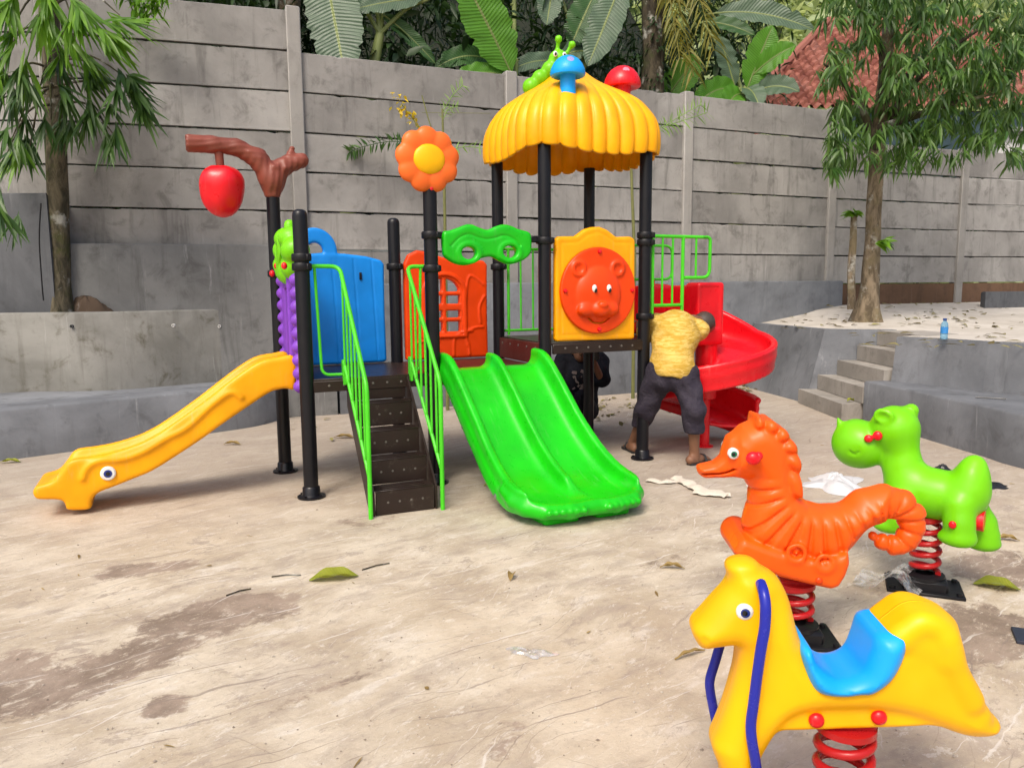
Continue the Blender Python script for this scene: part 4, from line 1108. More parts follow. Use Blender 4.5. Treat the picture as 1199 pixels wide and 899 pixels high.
# ------------------------------------------------------------------ ground
def ground_mat():
    t = NT('dusty screed'); v = t.coord()
    sep = t.n('ShaderNodeSeparateXYZ', i_Vector=v)
    warp = t.n('ShaderNodeTexNoise', i_Vector=v, i_Scale=1.6, i_Detail=5.0)
    wv = t.n('ShaderNodeVectorMath', operation='MULTIPLY_ADD'); t.set(wv.inputs[0], warp.outputs['Color']); wv.inputs[1].default_value = (.22,.22,0); t.set(wv.inputs[2], v)
    w = wv.outputs[0]
    sw = t.mapr(w, 38, (1.0,2.6,1))
    n_big = t.noise(v, .55, 3, .5); n_mid = t.noise(w, 2.2, 8, .66); n_st = t.noise(sw, 2.0, 12, .74); n_fine = t.noise(v, 26, 5, .65)
    n_iso = t.noise(w, 4.2, 12, .78)
    col = t.mix(t.ramp(n_mid, .34, .66), c4((.42,.345,.25)), c4((.60,.525,.41)))
    col = t.mix(t.math('MULTIPLY', t.ramp(n_st, .47, .64), .60), col, c4((.33,.27,.22)))
    col = t.mix(t.math('MULTIPLY', t.ramp(n_st, .36, .46, 1, 0), .55), col, c4((.66,.61,.54)))
    col = t.mix(t.math('MULTIPLY', t.ramp(n_big, .45, .7), .40), col, c4((.56,.45,.31)))
    # flaked screed: sharp edged islands of bare grey and of pale dust
    fl1 = t.noise(t.mapr(w, 30, (1,1.8,1), (4,9,0)), 5.5, 12, .78); fl2 = t.noise(t.mapr(w, 48, (1,2.2,1), (11,2,0)), 9, 12, .78)
    zone = t.ramp(t.noise(v, .9, 3, .5), .38, .60)
    col = t.mix(t.math('MULTIPLY', t.ramp(fl1, .545, .585), t.math('MULTIPLY', zone, .60)), col, c4((.29,.235,.195)))
    col = t.mix(t.math('MULTIPLY', t.ramp(fl2, .56, .60), .50), col, c4((.68,.63,.55)))
    col = t.mix(t.math('MULTIPLY', t.ramp(fl2, .42, .385), .50), col, c4((.31,.25,.205)))
    # greyer and darker towards the back
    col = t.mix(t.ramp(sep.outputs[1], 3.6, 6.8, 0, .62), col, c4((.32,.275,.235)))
    # damp earth stains, each where it lies
    st = None
    spots = [(172,667,.26,.13,25,.85),(262,720,.34,.21,35,1.0),(150,770,.28,.15,40,.95),(55,805,.30,.19,30,.95),(198,826,.10,.08,30,.8),(5,790,.2,.2,0,.8),(640,790,.22,.34,60,.30),(1150,740,.34,.30,30,.95),(1190,670,.45,.3,20,.7),(1085,795,.3,.16,30,.8),(780,830,.22,.14,40,.3),(600,870,.20,.12,45,.5),(300,640,.5,.14,10,.4),(430,610,.35,.16,10,.5),(760,660,.5,.18,30,.4),(900,640,.5,.25,20,.45),(395,795,.34,.07,48,.5),(820,620,.6,.14,10,.35),(560,640,.4,.12,20,.3)]
    for (x, y, a, b, an, k) in spots:
        p = gnd(x, y)
        sub = t.n('ShaderNodeVectorMath', operation='SUBTRACT'); t.set(sub.inputs[0], w); sub.inputs[1].default_value = (p.x+.11, p.y+.11, 0)
        ln = t.n('ShaderNodeVectorMath', operation='LENGTH'); t.set(ln.inputs[0], t.mapr(sub.outputs[0], an, (1/a,1/b,.001)))
        q = t.ramp(ln.outputs['Value'], .1, 1.9, k, 0)
        st = q if st is None else t.math('MAXIMUM', st, q)
    # the stain's edge breaks up into flakes
    e = t.math('ADD', st, t.math('ADD', t.math('MULTIPLY', t.math('SUBTRACT', n_iso, .5), 1.5), t.math('MULTIPLY', t.math('SUBTRACT', fl1, .5), 1.0)))
    st2 = t.math('MULTIPLY', t.ramp(e, .42, .60), t.ramp(st, .02, .45, 0, .90))
    st2 = t.math('MULTIPLY', st2, t.ramp(fl2, .60, .52, .35, 1))
    col = t.mix(st2, col, t.mix(t.ramp(t.noise(w, 3.1, 8, .7), .36, .62), c4((.18,.132,.098)), c4((.32,.245,.19))))
    # scratches and rake marks
    for rot, sc, th, a in ((32,(.9,44,1),.62,.65),(58,(1.1,60,1),.63,.6),(12,(1.3,50,1),.645,.5),(-35,(1.6,70,1),.64,.4)):
        s_ = t.noise(t.mapr(w, rot, sc), 1.0, 5, .62, .15)
        col = t.mix(t.math('MULTIPLY', t.ramp(s_, th, th+.05), a), col, c4((.22,.175,.145)))
    for rot, sc, th in ((35,(1.2,34,1),.63),(70,(1.5,44,1),.65)):
        s_ = t.noise(t.mapr(w, rot, sc, (5,3,0)), 1.0, 5, .62, .2)
        col = t.mix(t.math('MULTIPLY', t.ramp(s_, th, th+.05), .55), col, c4((.70,.66,.60)))
    col = t.mix(t.ramp(n_fine, .58, .74, 0, .4), col, c4((.27,.22,.18)))
    col = t.mix(t.ramp(t.noise(v, 90, 4, .7), .60, .72, 0, .45), col, c4((.19,.15,.12)))
    col = t.mix(t.ramp(t.noise(v, 70, 3, .7), .62, .74, 0, .5), col, c4((.70,.66,.59)))
    h = t.math('ADD', t.math('MULTIPLY', fl1, .7), t.math('MULTIPLY', n_fine, .35)); h = t.math('ADD', h, t.math('ADD', n_st, t.math('MULTIPLY', n_mid, .5)))
    b = t.bump(h, .45, .02); b = t.bump(t.noise(v, 140, 3, .6), .15, .003, b)
    return t.done(t.bsdf(col, t.ramp(st2, 0, .8, .82, .66), b, .25))
M['ground'] = ground_mat()
def concrete(name, a, b, dark, blotch=.5, streak=.4, rough=.85, pale=(.44,.43,.42), paleamt=.35):
    t = NT(name); v = t.coord(); oi = t.n('ShaderNodeObjectInfo')
    vv = t.n('ShaderNodeVectorMath', operation='ADD'); t.set(vv.inputs[0], v); cb = t.n('ShaderNodeCombineXYZ'); r7 = t.math('MULTIPLY', oi.outputs['Random'], 37); t.set(cb.inputs[0], r7); t.set(cb.inputs[1], r7); t.set(cb.inputs[2], r7); t.set(vv.inputs[1], cb.outputs[0]); v = vv.outputs[0]
    n1 = t.noise(v, 1.1, 6, .62, .3); n2 = t.noise(v, 4.5, 7, .68, .5); n3 = t.noise(t.mapping(v, scale=(5,5,.5)), 1.5, 6, .65, .4); n4 = t.noise(v, 40, 4, .6)
    col = t.mix(t.ramp(n1, .3, .7), c4(a), c4(b))
    col = t.mix(t.math('MULTIPLY', t.ramp(n2, .50, .72), blotch), col, c4(dark))
    col = t.mix(t.math('MULTIPLY', t.ramp(n3, .52, .74), streak), col, c4([x*.72 for x in dark]))
    n5 = t.noise(t.mapping(v, loc=(3,1,7), scale=(7,7,.6)), 1.7, 6, .7, .3)
    col = t.mix(t.math('MULTIPLY', t.ramp(n5, .60, .74), paleamt), col, c4(pale))
    col = t.mix(t.ramp(n4, .62, .75, 0, .25), col, c4(dark))
    hsv = t.n('ShaderNodeHueSaturation'); t.set(hsv.inputs['Color'], col); t.set(hsv.inputs['Value'], t.ramp(oi.outputs['Random'], 0, 1, .88, 1.1))
    b_ = t.bump(t.math('ADD', n2, t.math('MULTIPLY', n4, .4)), .35, .012)
    return t, hsv.outputs[0], rough, b_
def fin(x): return x[0].done(x[0].bsdf(x[1], x[2], x[3], .25))
M['slab'] = fin(concrete('precast concrete slab', (.215,.209,.199), (.335,.326,.31), (.115,.11,.103), .6, .5, paleamt=.35))
M['pillar'] = fin(concrete('precast concrete post', (.27,.26,.245), (.34,.33,.31), (.16,.155,.145), .35, .3))
M['mud_slab'] = fin(concrete('mud splashed slab', (.10,.058,.035), (.16,.095,.06), (.06,.04,.03), .5, .4, pale=(.2,.15,.11)))
M['render'] = fin(concrete('cement render', (.13,.138,.150), (.205,.217,.235), (.078,.080,.084), .55, .35, .72, (.36,.375,.39), .42))
M['render_light'] = fin(concrete('pale cement render', (.17,.172,.165), (.275,.275,.262), (.085,.08,.065), .6, .4, .8, (.40,.41,.40), .5))
M['render_foot'] = fin(concrete('damp cement render', (.125,.127,.125), (.20,.202,.198), (.07,.07,.066), .6, .5, .75, (.42,.43,.43), .5))
M['render_moss'] = fin(concrete('mossy cement render', (.145,.143,.128), (.245,.242,.222), (.075,.066,.042), .75, .35, .8, (.42,.42,.40), .4))
M['render_dark'] = fin(concrete('dark cement render', (.060,.064,.070), (.105,.11,.118), (.04,.04,.042), .5, .3, .7, (.20,.21,.22), .3))
M['step_concrete'] = fin(concrete('rough step concrete', (.23,.215,.19), (.35,.325,.29), (.13,.12,.105), .5, .2))
M['terrace'] = fin(concrete('dusty terrace screed', (.46,.42,.36), (.60,.56,.50), (.30,.25,.20), .5, .0))
M['soil'] = fin(concrete('bare soil', (.05,.035,.025), (.08,.055,.038), (.03,.022,.016), .5, 0))

obj('ground', [(-60,-30,0),(60,-30,0),(60,60,0),(-60,60,0)], [(0,1,2,3)], M['ground'])['kind'] = 'structure'

# ------------------------------------------------------------------ precast fence
ND = [Vector(p) for p in ((-7.5,8.35,0),(-4.86,8.48,0),(-2.46,9.19,0),(.0,10.24,0),(2.52,11.35,0),(5.06,12.45,0),(7.75,13.5,0),(10.4,14.4,0),(13.2,15.1,0))]
RHT = .447; TOP = 4.185
tops = [1,1,0,0,0,-1,-1,-1]
fence = thing('concrete_fence', 'tall grey fence of stacked precast concrete slabs stepping down to the right', 'fence', (0,10,0))
rr = random.Random(5)
for i in range(len(ND)-1):
    a, b_ = ND[i], ND[i+1]; d = b_-a; L = d.length; ang = math.atan2(d.y, d.x); c = (a+b_)/2
    ztop = TOP+RHT*tops[i]; k = 0
    low = .9 if i < 5 else 1.0
    while ztop-RHT*k > low:
        z1 = ztop-RHT*k; zc = z1-RHT/2
        n = 12; V = []; hx = L/2-.045; hz = RHT/2-.0075
        o = MB(); nc = 34; sv = []
        for q in range(nc+1):
            x = -hx+2*hx*q/nc; jt = abs(rr.gauss(0,.0022))+(rr.uniform(.006,.018) if rr.random() < .05 else 0); jb = abs(rr.gauss(0,.0022))+(rr.uniform(.006,.02) if rr.random() < .06 else 0); w = rr.gauss(0,.0012)
            sv += [(x,.028,-hz+jb*.3),(x,-.022+w,-hz+jb),(x,-.028+w,-hz+.006+jb*1.3),(x,-.028+w,hz-.006-jt*1.3),(x,-.022+w,hz-jt),(x,.028,hz-jt*.3)]
        o.add(sv, [(q*6+e,q*6+(e+1)%6,(q+1)*6+(e+1)%6,(q+1)*6+e) for q in range(nc) for e in range(6)]+[tuple(range(5,-1,-1)), tuple(nc*6+e for e in range(6))])
        # a rounded lip along the foot of each slab
        o.box((0,-.030,-hz+.012), (hx,.006,.012), b=.004)
        mt = M['mud_slab'] if (i >= 5 and zc < 1.55) else M['slab']
        ob = o.build('slab', mt, fence, smooth=False, loc=(c.x+rr.uniform(-.004,.004), c.y-10+rr.uniform(-.008,.008), zc), rot=(rr.uniform(-.006,.006), rr.uniform(-.0015,.0015), ang))
        k += 1
for i, p in enumerate(ND):
    zt = TOP+RHT*max(tops[max(i-1,0)], tops[min(i,len(tops)-1)])+.03
    d = (ND[min(i+1,len(ND)-1)]-ND[max(i-1,0)]); ang = math.atan2(d.y, d.x)
    MB().box((0,0,zt/2), (.078,.075,zt/2), b=.012).build('pillar', M['pillar'], fence, loc=(p.x, p.y-10, 0), rot=(0,0,ang))

def wall_strip(name, label, cat, plan, z0, z1, mat, group=None, bev=.02):
    """vertical sided block with a slightly rounded top edge; plan is an outline"""
    n = len(plan); a = sum(plan[i][0]*plan[(i+1)%n][1]-plan[(i+1)%n][0]*plan[i][1] for i in range(n)); P = [Vector((p[0],p[1],0)) for p in (plan if a > 0 else plan[::-1])]
    ins = []
    for i in range(n):
        e0 = (P[i]-P[i-1]).normalized(); e1 = (P[(i+1)%n]-P[i]).normalized(); nn = Vector((-e0.y-e1.y, e0.x+e1.x, 0)); nn.normalize(); ins.append(P[i]+nn*bev)
    V = [(p.x,p.y,z0) for p in P]+[(p.x,p.y,z1-bev) for p in P]+[(p.x,p.y,z1) for p in ins]
    Fc = [tuple(range(n-1,-1,-1)), tuple(range(2*n,3*n))]
    for i in range(n):
        j = (i+1)%n; Fc += [(i,j,j+n,i+n),(i+n,j+n,j+2*n,i+2*n)]
    me = bpy.data.meshes.new(name); me.from_pydata(V, [], Fc); me.materials.append(mat); me.shade_smooth(); me.set_sharp_from_angle(angle=R_(50))
    o = bpy.data.objects.new(name, me); COL.objects.link(o); return tag(o, label, cat, group)

def offs(pts, d):
    out = []
    for i, p in enumerate(pts):
        e = (pts[min(i+1,len(pts)-1)]-pts[max(i-1,0)]).normalized(); out.append(p+Vector((e.y,-e.x,0))*d)
    return out
# rendered footing walls along the fence
ft = [ND[1]+Vector((-.2,-.05,0)), ND[1], ND[2]+Vector((.3,.13,0))]
f1, f0 = offs(ft, .24), offs(ft, .06)
FW = f1
wall_strip('footing_wall', 'grey cement rendered footing wall under the fence beside the palm-like tree', 'wall', [(p.x,p.y) for p in f1]+[(p.x,p.y) for p in reversed(f0)], 0, 2.0, M['render_foot'])
ft = [ND[2]+Vector((.31,.133,0)), ND[3], ND[4], ND[5]+Vector((.1,.04,0))]
f1, f0 = offs(ft, .24), offs(ft, .06)
wall_strip('footing_wall', 'long low grey rendered footing wall under the fence behind the play structure', 'wall', [(p.x,p.y) for p in f1]+[(p.x,p.y) for p in reversed(f0)], 0, 1.55, M['render'])
wall_strip('dark_wall', 'dark grey rendered wall block at the fence left of the tree trunk', 'wall', [(-7.4,8.0),(-4.78,8.10),(-4.78,8.40),(-7.4,8.3)], 0, 2.5, M['render_dark'])

# left bench and planter
bl = [(-9.0,3.4),(-6.6,5.05),(-5.5,5.95),(-4.56,6.72),(-3.78,7.42),(-3.15,7.98),(-2.84,8.32),(-2.72,8.62),(-2.70,8.86)]
bl = sm2(bl, 4, False)
wall_strip('concrete_bench', 'low curving grey concrete bench along the left planter', 'bench', bl+[(-9.0,8.0)], 0, .46, M['render'], bev=.025)
A_, B_, C_ = gnd(0,460,.46), gnd(130,457,.46), gnd(252,447,.46)
pw = [(A_.x-2.6,A_.y-1.9),(A_.x-1.2,A_.y-.95),(A_.x,A_.y),(B_.x,B_.y),(C_.x,C_.y),(C_.x+.10,C_.y+.12),(C_.x+.14,C_.y+.40)]
pw = sm2(pw, 4, False); inn = offs([Vector((*p,0)) for p in pw], -.11)
pt = wall_strip('planter_wall', 'curved grey planter wall with moss stains round the palm-like tree', 'planter', pw+[(p.x,p.y) for p in reversed(inn)], .40, 1.28, M['render_moss'])
for q in ((84,382),(203,381),(257,382)):
    p = dep(q[0], q[1], 8.0)
    # weep holes: short pipe stubs set in the planter face, found by distance to the wall line
    best = min(pw, key=lambda w_: abs(math.atan2(w_[0], w_[1])-math.atan2(p.x, p.y))); Yb = best[1]
    p = dep(q[0], q[1], Yb-.012)
    b = MB(); T = Matrix.Rotation(R_(90),3,'X'); b.lathe([(.017,-.02),(.017,.012),(.012,.012),(.012,-.015),(.001,-.015)], p, 14, T); b.build('weep_pipe', M['render_dark'] if q[0] == 84 else M['white'], pt)
hm = []
for i in range(13):
    for j in range(24):
        q = i/12; a = 2*math.pi*j/24; hm.append((-4.58+.42*q*math.cos(a), 8.30+.09*q*math.sin(a), 1.10+.32*(1-q*q)+.03*math.sin(5*a+9*q)))
mo2 = obj('soil_mound', hm, [(i*24+j,(i+1)*24+j,(i+1)*24+(j+1)%24,i*24+(j+1)%24) for i in range(12) for j in range(24)], M['soil']); mo2['kind'] = 'structure'
so = obj('planter_soil', [(p[0]-.02,p[1]+.02,1.16) for p in pw]+[(C_.x-.1,C_.y+.45,1.16),(-4.9,8.3,1.16),(-7.4,8.0,1.16)], [tuple(range(len(pw)+3))], M['soil']); so['kind'] = 'structure'

# right terraces
T0, T1 = gnd(880,455,0), gnd(943,472,0); U0, U1, U2 = dep(897,383,11.1), dep(966,383,9.80), dep(1050,384,9.5)
for q in (U0, U1, U2): q.z = .93
back = Vector((-.12,1.2,0))
V = [T0+back*.6, T0, T1, U0+back*.6, U0, U1, U2, Vector((U2.x,U2.y,0))]
V = V+[v+Vector((0,.001,0)) for v in ()]
b = MB(); P3 = [U0+back*.6, U0, U1, U2, Vector((U2.x+.0,U2.y+.14,U2.z)), Vector((U1.x+.12,U1.y+.16,U1.z)), Vector((U0.x+.14,U0.y,U0.z)), U0+back*.6+Vector((.14,0,0))]
B3 = [T0+back*.6, T0, T1, Vector((U2.x,U2.y,0)), Vector((U2.x,U2.y+.14,0)), Vector((U1.x+.12,U1.y+.16,0)), Vector((U0.x+.14,U0.y,0)), U0+back*.6+Vector((.14,0,-U0.z))]
n = len(P3); b.add(B3+P3, [tuple(range(n-1,-1,-1)), tuple(range(n,2*n))]+[(i,(i+1)%n,(i+1)%n+n,i+n) for i in range(n)])
tag(b.build('retaining_wall', M['render'], smooth=False), 'leaning grey retaining wall corner between the spiral slide and the concrete steps', 'retaining wall')
# steps
NS = 5; sx0 = gnd(948,478,0).x+.02; sx1 = U2.x; ya = T1.y+.02; yb_ = U2.y-.01
W0 = gnd(1010,492,0)
stp = thing('concrete_steps', 'five rough pale concrete steps rising between two grey retaining walls', 'steps', (sx0, W0.y, 0))
for i in range(NS):
    x0 = sx0+(sx1-sx0)*i/NS; x1 = sx1+.3; z0 = .93*i/NS; z1 = .93*(i+1)/NS
    f = lambda x: ya+(yb_-ya)*(x-T1.x)/(U2.x-T1.x)
    bb = MB().slab([(x0-sx0,.004),(x1-sx0,.30),(x1-sx0,f(x1)-.004-W0.y),(x0-sx0,f(x0)-.004-W0.y)], z0+.002, z1-.004)
    bb.build('step', M['step_concrete'], stp, smooth=False)
# seat tier and upper wall on the right
q = [gnd(1010,492,0), gnd(1055,505,0), gnd(1100,519,0), gnd(1150,534,0), gnd(1199,549,0)]
fr = [(p.x,p.y) for p in q]+[(4.6,4.9),(5.3,3.6),(6.2,2.4)]
fr = sm2(fr, 3, False)
uw = [gnd(1043,446,.44), gnd(1100,452,.44), gnd(1150,458,.44), gnd(1199,463,.44)]
uwp = [(p.x,p.y) for p in uw]+[(5.35,5.9),(6.1,4.6),(7.2,3.4)]
uwp = sm2(uwp, 3, False)
wall_strip('concrete_bench', 'low dark grey concrete bench tier behind the green hippo', 'bench', fr+[(p[0]+.1,p[1]+.05) for p in reversed(uwp)], 0, .44, M['render'], bev=.02)
ut = [Vector((p[0],p[1],0)) for p in uwp]; uti = offs(ut, -.16)
lean = offs(ut, -.07)
b = MB(); n = len(ut)
V = [(p.x,p.y,.40) for p in ut]+[(p.x,p.y,.921) for p in lean]+[(p.x,p.y,.921) for p in uti]+[(p.x,p.y,.40) for p in uti]
Fc = []
for i in range(n-1):
    for k in range(4):
        l = (k+1)%4; Fc.append((k*n+i, k*n+i+1, l*n+i+1, l*n+i))
Fc += [(0,n,2*n,3*n), (n-1,4*n-1,3*n-1,2*n-1)]
b.add(V, Fc); tag(b.build('retaining_wall', M['render'], smooth=False), 'grey rendered upper retaining wall below the blue bottle on the terrace edge', 'retaining wall')
te = [U0+Vector((.06,.0,0)), U1+Vector((.05,.07,0)), U2+Vector((0,.06,0)), Vector((sx1+.02,U2.y-.02,.93)), Vector((sx1+.02,W0.y+.3,.93))]+[Vector((p.x,p.y,.905)) for p in uti]
te = [(p.x,p.y) for p in te]+[(14,3.4),(14,15.3)]+[(p.x+.25,p.y-.05) for p in reversed(ND[4:8])]+[(U0.x+back.x*.6+.06,U0.y+back.y*.6)]
# the terrace rises gently to the fence
from mathutils.geometry import delaunay_2d_cdt
def tz(x, y): return .924+.24*min(1, max(0, (y-9.5-(x-4)*.12)/2.6))*min(1, max(0, (x-3.95)/.9))
tin = [Vector(p) for p in te]; nte = len(tin); a_ = sum(tin[i].x*tin[(i+1)%nte].y-tin[(i+1)%nte].x*tin[i].y for i in range(nte))
if a_ < 0: tin = tin[::-1]
gx_, gy_ = np.meshgrid(np.arange(3.5,14,.3), np.arange(3.5,15.4,.3), indexing='ij'); sdv = poly2(gx_, gy_, [tuple(p) for p in tin])
ins_ = [Vector((float(x), float(y))) for x, y, d in zip(gx_.ravel(), gy_.ravel(), sdv.ravel()) if d < -.12]
cv, ce, cf, *_ = delaunay_2d_cdt(tin+ins_, [], [list(range(nte))], 1, 1e-5)
obj('terrace_ground', [(p.x,p.y,tz(p.x,p.y)) for p in cv], [tuple(f) for f in cf], M['terrace'])['kind'] = 'structure'
wall_strip('low_wall', 'low dark kerb wall on the terrace against the far right fence', 'wall', [(7.3,11.9),(11.5,12.7),(11.5,12.9),(7.35,12.1)], .9, 1.36, M['render_dark'])

# ------------------------------------------------------------------ leaves
def leafmat(name, c1, c2, rough=.45, trans=.3, spec=.4, rib=False):
    t = NT(name); g = t.n('ShaderNodeNewGeometry'); v = t.coord()
    rnd = g.outputs['Random Per Island']
    col = t.mix(rnd, c4(c1), c4(c2)); n = t.noise(v, 5, 3); col = t.mix(t.ramp(n, .35, .7, 0, .45), col, c4([x*.65 for x in c1]))
    nrm = None
    if rib:
        uv = t.n('ShaderNodeUVMap'); sp_ = t.n('ShaderNodeSeparateXYZ', i_Vector=uv.outputs[0])
        sn = t.math('SINE', t.math('ADD', t.math('MULTIPLY', sp_.outputs[0], 210), t.math('MULTIPLY', t.math('ABSOLUTE', sp_.outputs[1]), -16)))
        col = t.mix(t.ramp(sn, .2, 1, 0, .35), col, c4([min(1,x*1.7+.01) for x in c2]))
        mid = t.ramp(t.math('ABSOLUTE', sp_.outputs[1]), .03, .07, 1, 0); col = t.mix(mid, col, c4((.28,.34,.12)))
        nrm = t.bump(sn, .25, .01)
    p = t.bsdf(col, rough, nrm, spec); tl = t.n('ShaderNodeBsdfTranslucent'); t.set(tl.inputs[0], t.mix(.5, col, c4([min(1,c2[0]*2.0), min(1,c2[1]*2.0), c2[2]])))
    mx = t.n('ShaderNodeMixShader', i_Fac=trans); t.t.links.new(p, mx.inputs[1]); t.t.links.new(tl.outputs[0], mx.inputs[2])
    return t.done(mx.outputs[0])
def leaves(P, D, L, W, droop=.4, up=None, segs=4, fold=.25):
    """one mesh worth of narrow leaves; P roots, D directions (n,3); bends down by droop"""
    n = len(P); P = np.asarray(P, float); D = np.asarray(D, float); D /= np.linalg.norm(D, axis=1)[:,None]
    L = np.broadcast_to(np.asarray(L, float), (n,)); W = np.broadcast_to(np.asarray(W, float), (n,)); droop = np.broadcast_to(np.asarray(droop, float), (n,))
    U = rng.normal(size=(n,3))*.5+np.array([0,0,1.0]) if up is None else np.asarray(up, float)
    Sd = np.cross(D, U); Sd /= np.maximum(np.linalg.norm(Sd, axis=1), 1e-6)[:,None]; Nn = np.cross(Sd, D)
    prof = np.interp(np.linspace(0,1,segs+1), [0,.12,.35,.65,1], [.12,.75,1.0,.72,.03])
    V = np.zeros((n, segs+1, 3, 3)); p = P.copy(); d = D.copy()
    for k in range(segs+1):
        w = (W*prof[k]*.5)[:,None]
        V[:,k,1] = p; V[:,k,0] = p-Sd*w+Nn*w*fold; V[:,k,2] = p+Sd*w+Nn*w*fold
        d = d+np.array([0,0,-1.0])*(droop/segs)[:,None]; d /= np.linalg.norm(d, axis=1)[:,None]
        Nn = np.cross(Sd, d); p = p+d*(L/segs)[:,None]
    V = V.reshape(-1,3); F1 = []
    base = np.arange(n)*(segs+1)*3
    for k in range(segs):
        for c in range(2):
            F1.append(np.stack([base+k*3+c, base+k*3+c+1, base+(k+1)*3+c+1, base+(k+1)*3+c], 1))
    return V, np.concatenate(F1)
def merge(parts):
    Vs, Fs, n = [], [], 0
    for V, Fc in parts: Vs.append(V); Fs.append(Fc+n); n += len(V)
    return np.concatenate(Vs), np.concatenate(Fs)
def bark(name, a, b, moss):
    t = NT(name); v = t.coord(); n1 = t.noise(t.mapping(v, scale=(6,6,2.2)), 2.0, 7, .68, .6); n2 = t.noise(v, 5, 5, .6); n3 = t.noise(v, 3, 4, .6)
    col = t.mix(t.ramp(n1, .36, .64), c4(a), c4(b)); col = t.mix(t.ramp(n2, .55, .68, 0, .8), col, c4((.42,.42,.38))); col = t.mix(t.ramp(n3, .5, .65, 0, .7), col, c4(moss))
    return t.done(t.bsdf(col, .9, t.bump(n1, .8, .04), .2))
M['bark_moss'] = bark('mossy bark', (.05,.045,.03), (.14,.12,.08), (.06,.07,.02))
M['bark'] = bark('brown bark', (.09,.07,.045), (.24,.19,.13), (.16,.13,.07))
M['bark_dark'] = bark('dark bark', (.03,.025,.018), (.09,.075,.05), (.05,.06,.02))
M['leaf_bright'] = leafmat('bright narrow leaf', (.06,.155,.012), (.18,.36,.03), .38, .38)
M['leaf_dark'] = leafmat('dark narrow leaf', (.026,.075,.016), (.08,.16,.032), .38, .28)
M['leaf_tree'] = leafmat('drooping tree leaf', (.028,.082,.014), (.115,.215,.042), .38, .30)
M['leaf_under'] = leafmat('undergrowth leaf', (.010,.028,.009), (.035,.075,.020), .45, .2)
M['leaf_far_haze'] = leafmat('far hazy leaf', (.28,.36,.18), (.45,.53,.30), .6, .4)  # haze over the distant woods is put into this pale leaf colour
M['banana'] = leafmat('fresh banana leaf', (.075,.22,.015), (.12,.33,.025), .38, .4, rib=True)
M['banana_dull'] = leafmat('dull banana leaf', (.06,.11,.068), (.11,.17,.10), .40, .25, rib=True)
M['banana_dark'] = leafmat('dark banana leaf', (.022,.075,.018), (.05,.13,.03), .4, .3, rib=True)
M['dry_leaf'] = leafmat('dry leaf', (.20,.13,.05), (.36,.26,.09), .7, .2)
M['fallen'] = leafmat('fallen yellow green leaf', (.13,.20,.015), (.30,.30,.025), .5, .2, rib=True)

def trunk_mesh(pts, rad, n=16, rough=.08, seed=1, roots=0):
    P = smooth_path(pts, 6); R = np.interp(np.linspace(0,1,len(P)), np.linspace(0,1,len(rad)), rad); r_ = random.Random(seed); b = MB()
    b.tube(P, [float(x) for x in R], n)
    V = []
    ph = [r_.uniform(0,6.3) for _ in range(6)]
    for i, v in enumerate(b.V):
        k = min(i//n, len(P)-1); a = 2*math.pi*(i % n)/n; c = P[k]; v = Vector(v)
        q = 1+rough*(math.sin(3*a+ph[0]+v.z*2)+.7*math.sin(5*a+ph[1]-v.z*3)+.5*math.sin(v.z*9+ph[2]+a))
        if roots: q *= 1+.55*roots*max(0, 1-k/(len(P)*.22))*(.35+max(0, math.sin(2.5*a+ph[3])))
        V.append(c+(v-c)*q)
    b.V = [tuple(v) for v in V]; return b

# ---- tree in the left planter: long narrow leaves in hanging fans
TL = Vector((-4.84, 8.24, 1.10))
tl = thing('tree', 'tree with long narrow bright leaf fans and mottled trunk in the left planter', 'tree', TL)
def L_(x, y, Y): return dep(x, y, Y)-TL
trunk_mesh([L_(72,372,8.24), L_(70,330,8.24), L_(68,240,8.22), L_(64,130,8.15), L_(58,30,8.1), L_(55,-80,8.0)], [.145,.115,.102,.094,.088,.08], 18, .05, 2, .5).build('trunk', M['bark_moss'], tl)
def fan(c, d, n, L, W, spread, droop):
    """leaf fan: leaves leave a twig tip round direction d"""
    d = Vector(d).normalized(); s_ = d.cross(Vector((0,0,1))).normalized() if abs(d.z) < .95 else Vector((1,0,0)); u_ = s_.cross(d)
    P, Dd = [], []
    for i in range(n):
        t = (i/(n-1)-.5)*2; a = t*spread
        v = d*math.cos(a)+s_*math.sin(a)+u_*rng.normal()*.22; P.append(c-d*(.05+.10*(1-abs(t)))*rng.uniform(.2,1)); Dd.append(v)
    l = L*rng.uniform(.7,1.12,n); return leaves(P, Dd, l, W*rng.uniform(.8,1.15,n), droop*rng.uniform(.6,1.4,n), up=np.tile([0,-.55,.8],(n,1))+rng.normal(size=(n,3))*.35)
fans = []; twig = MB()
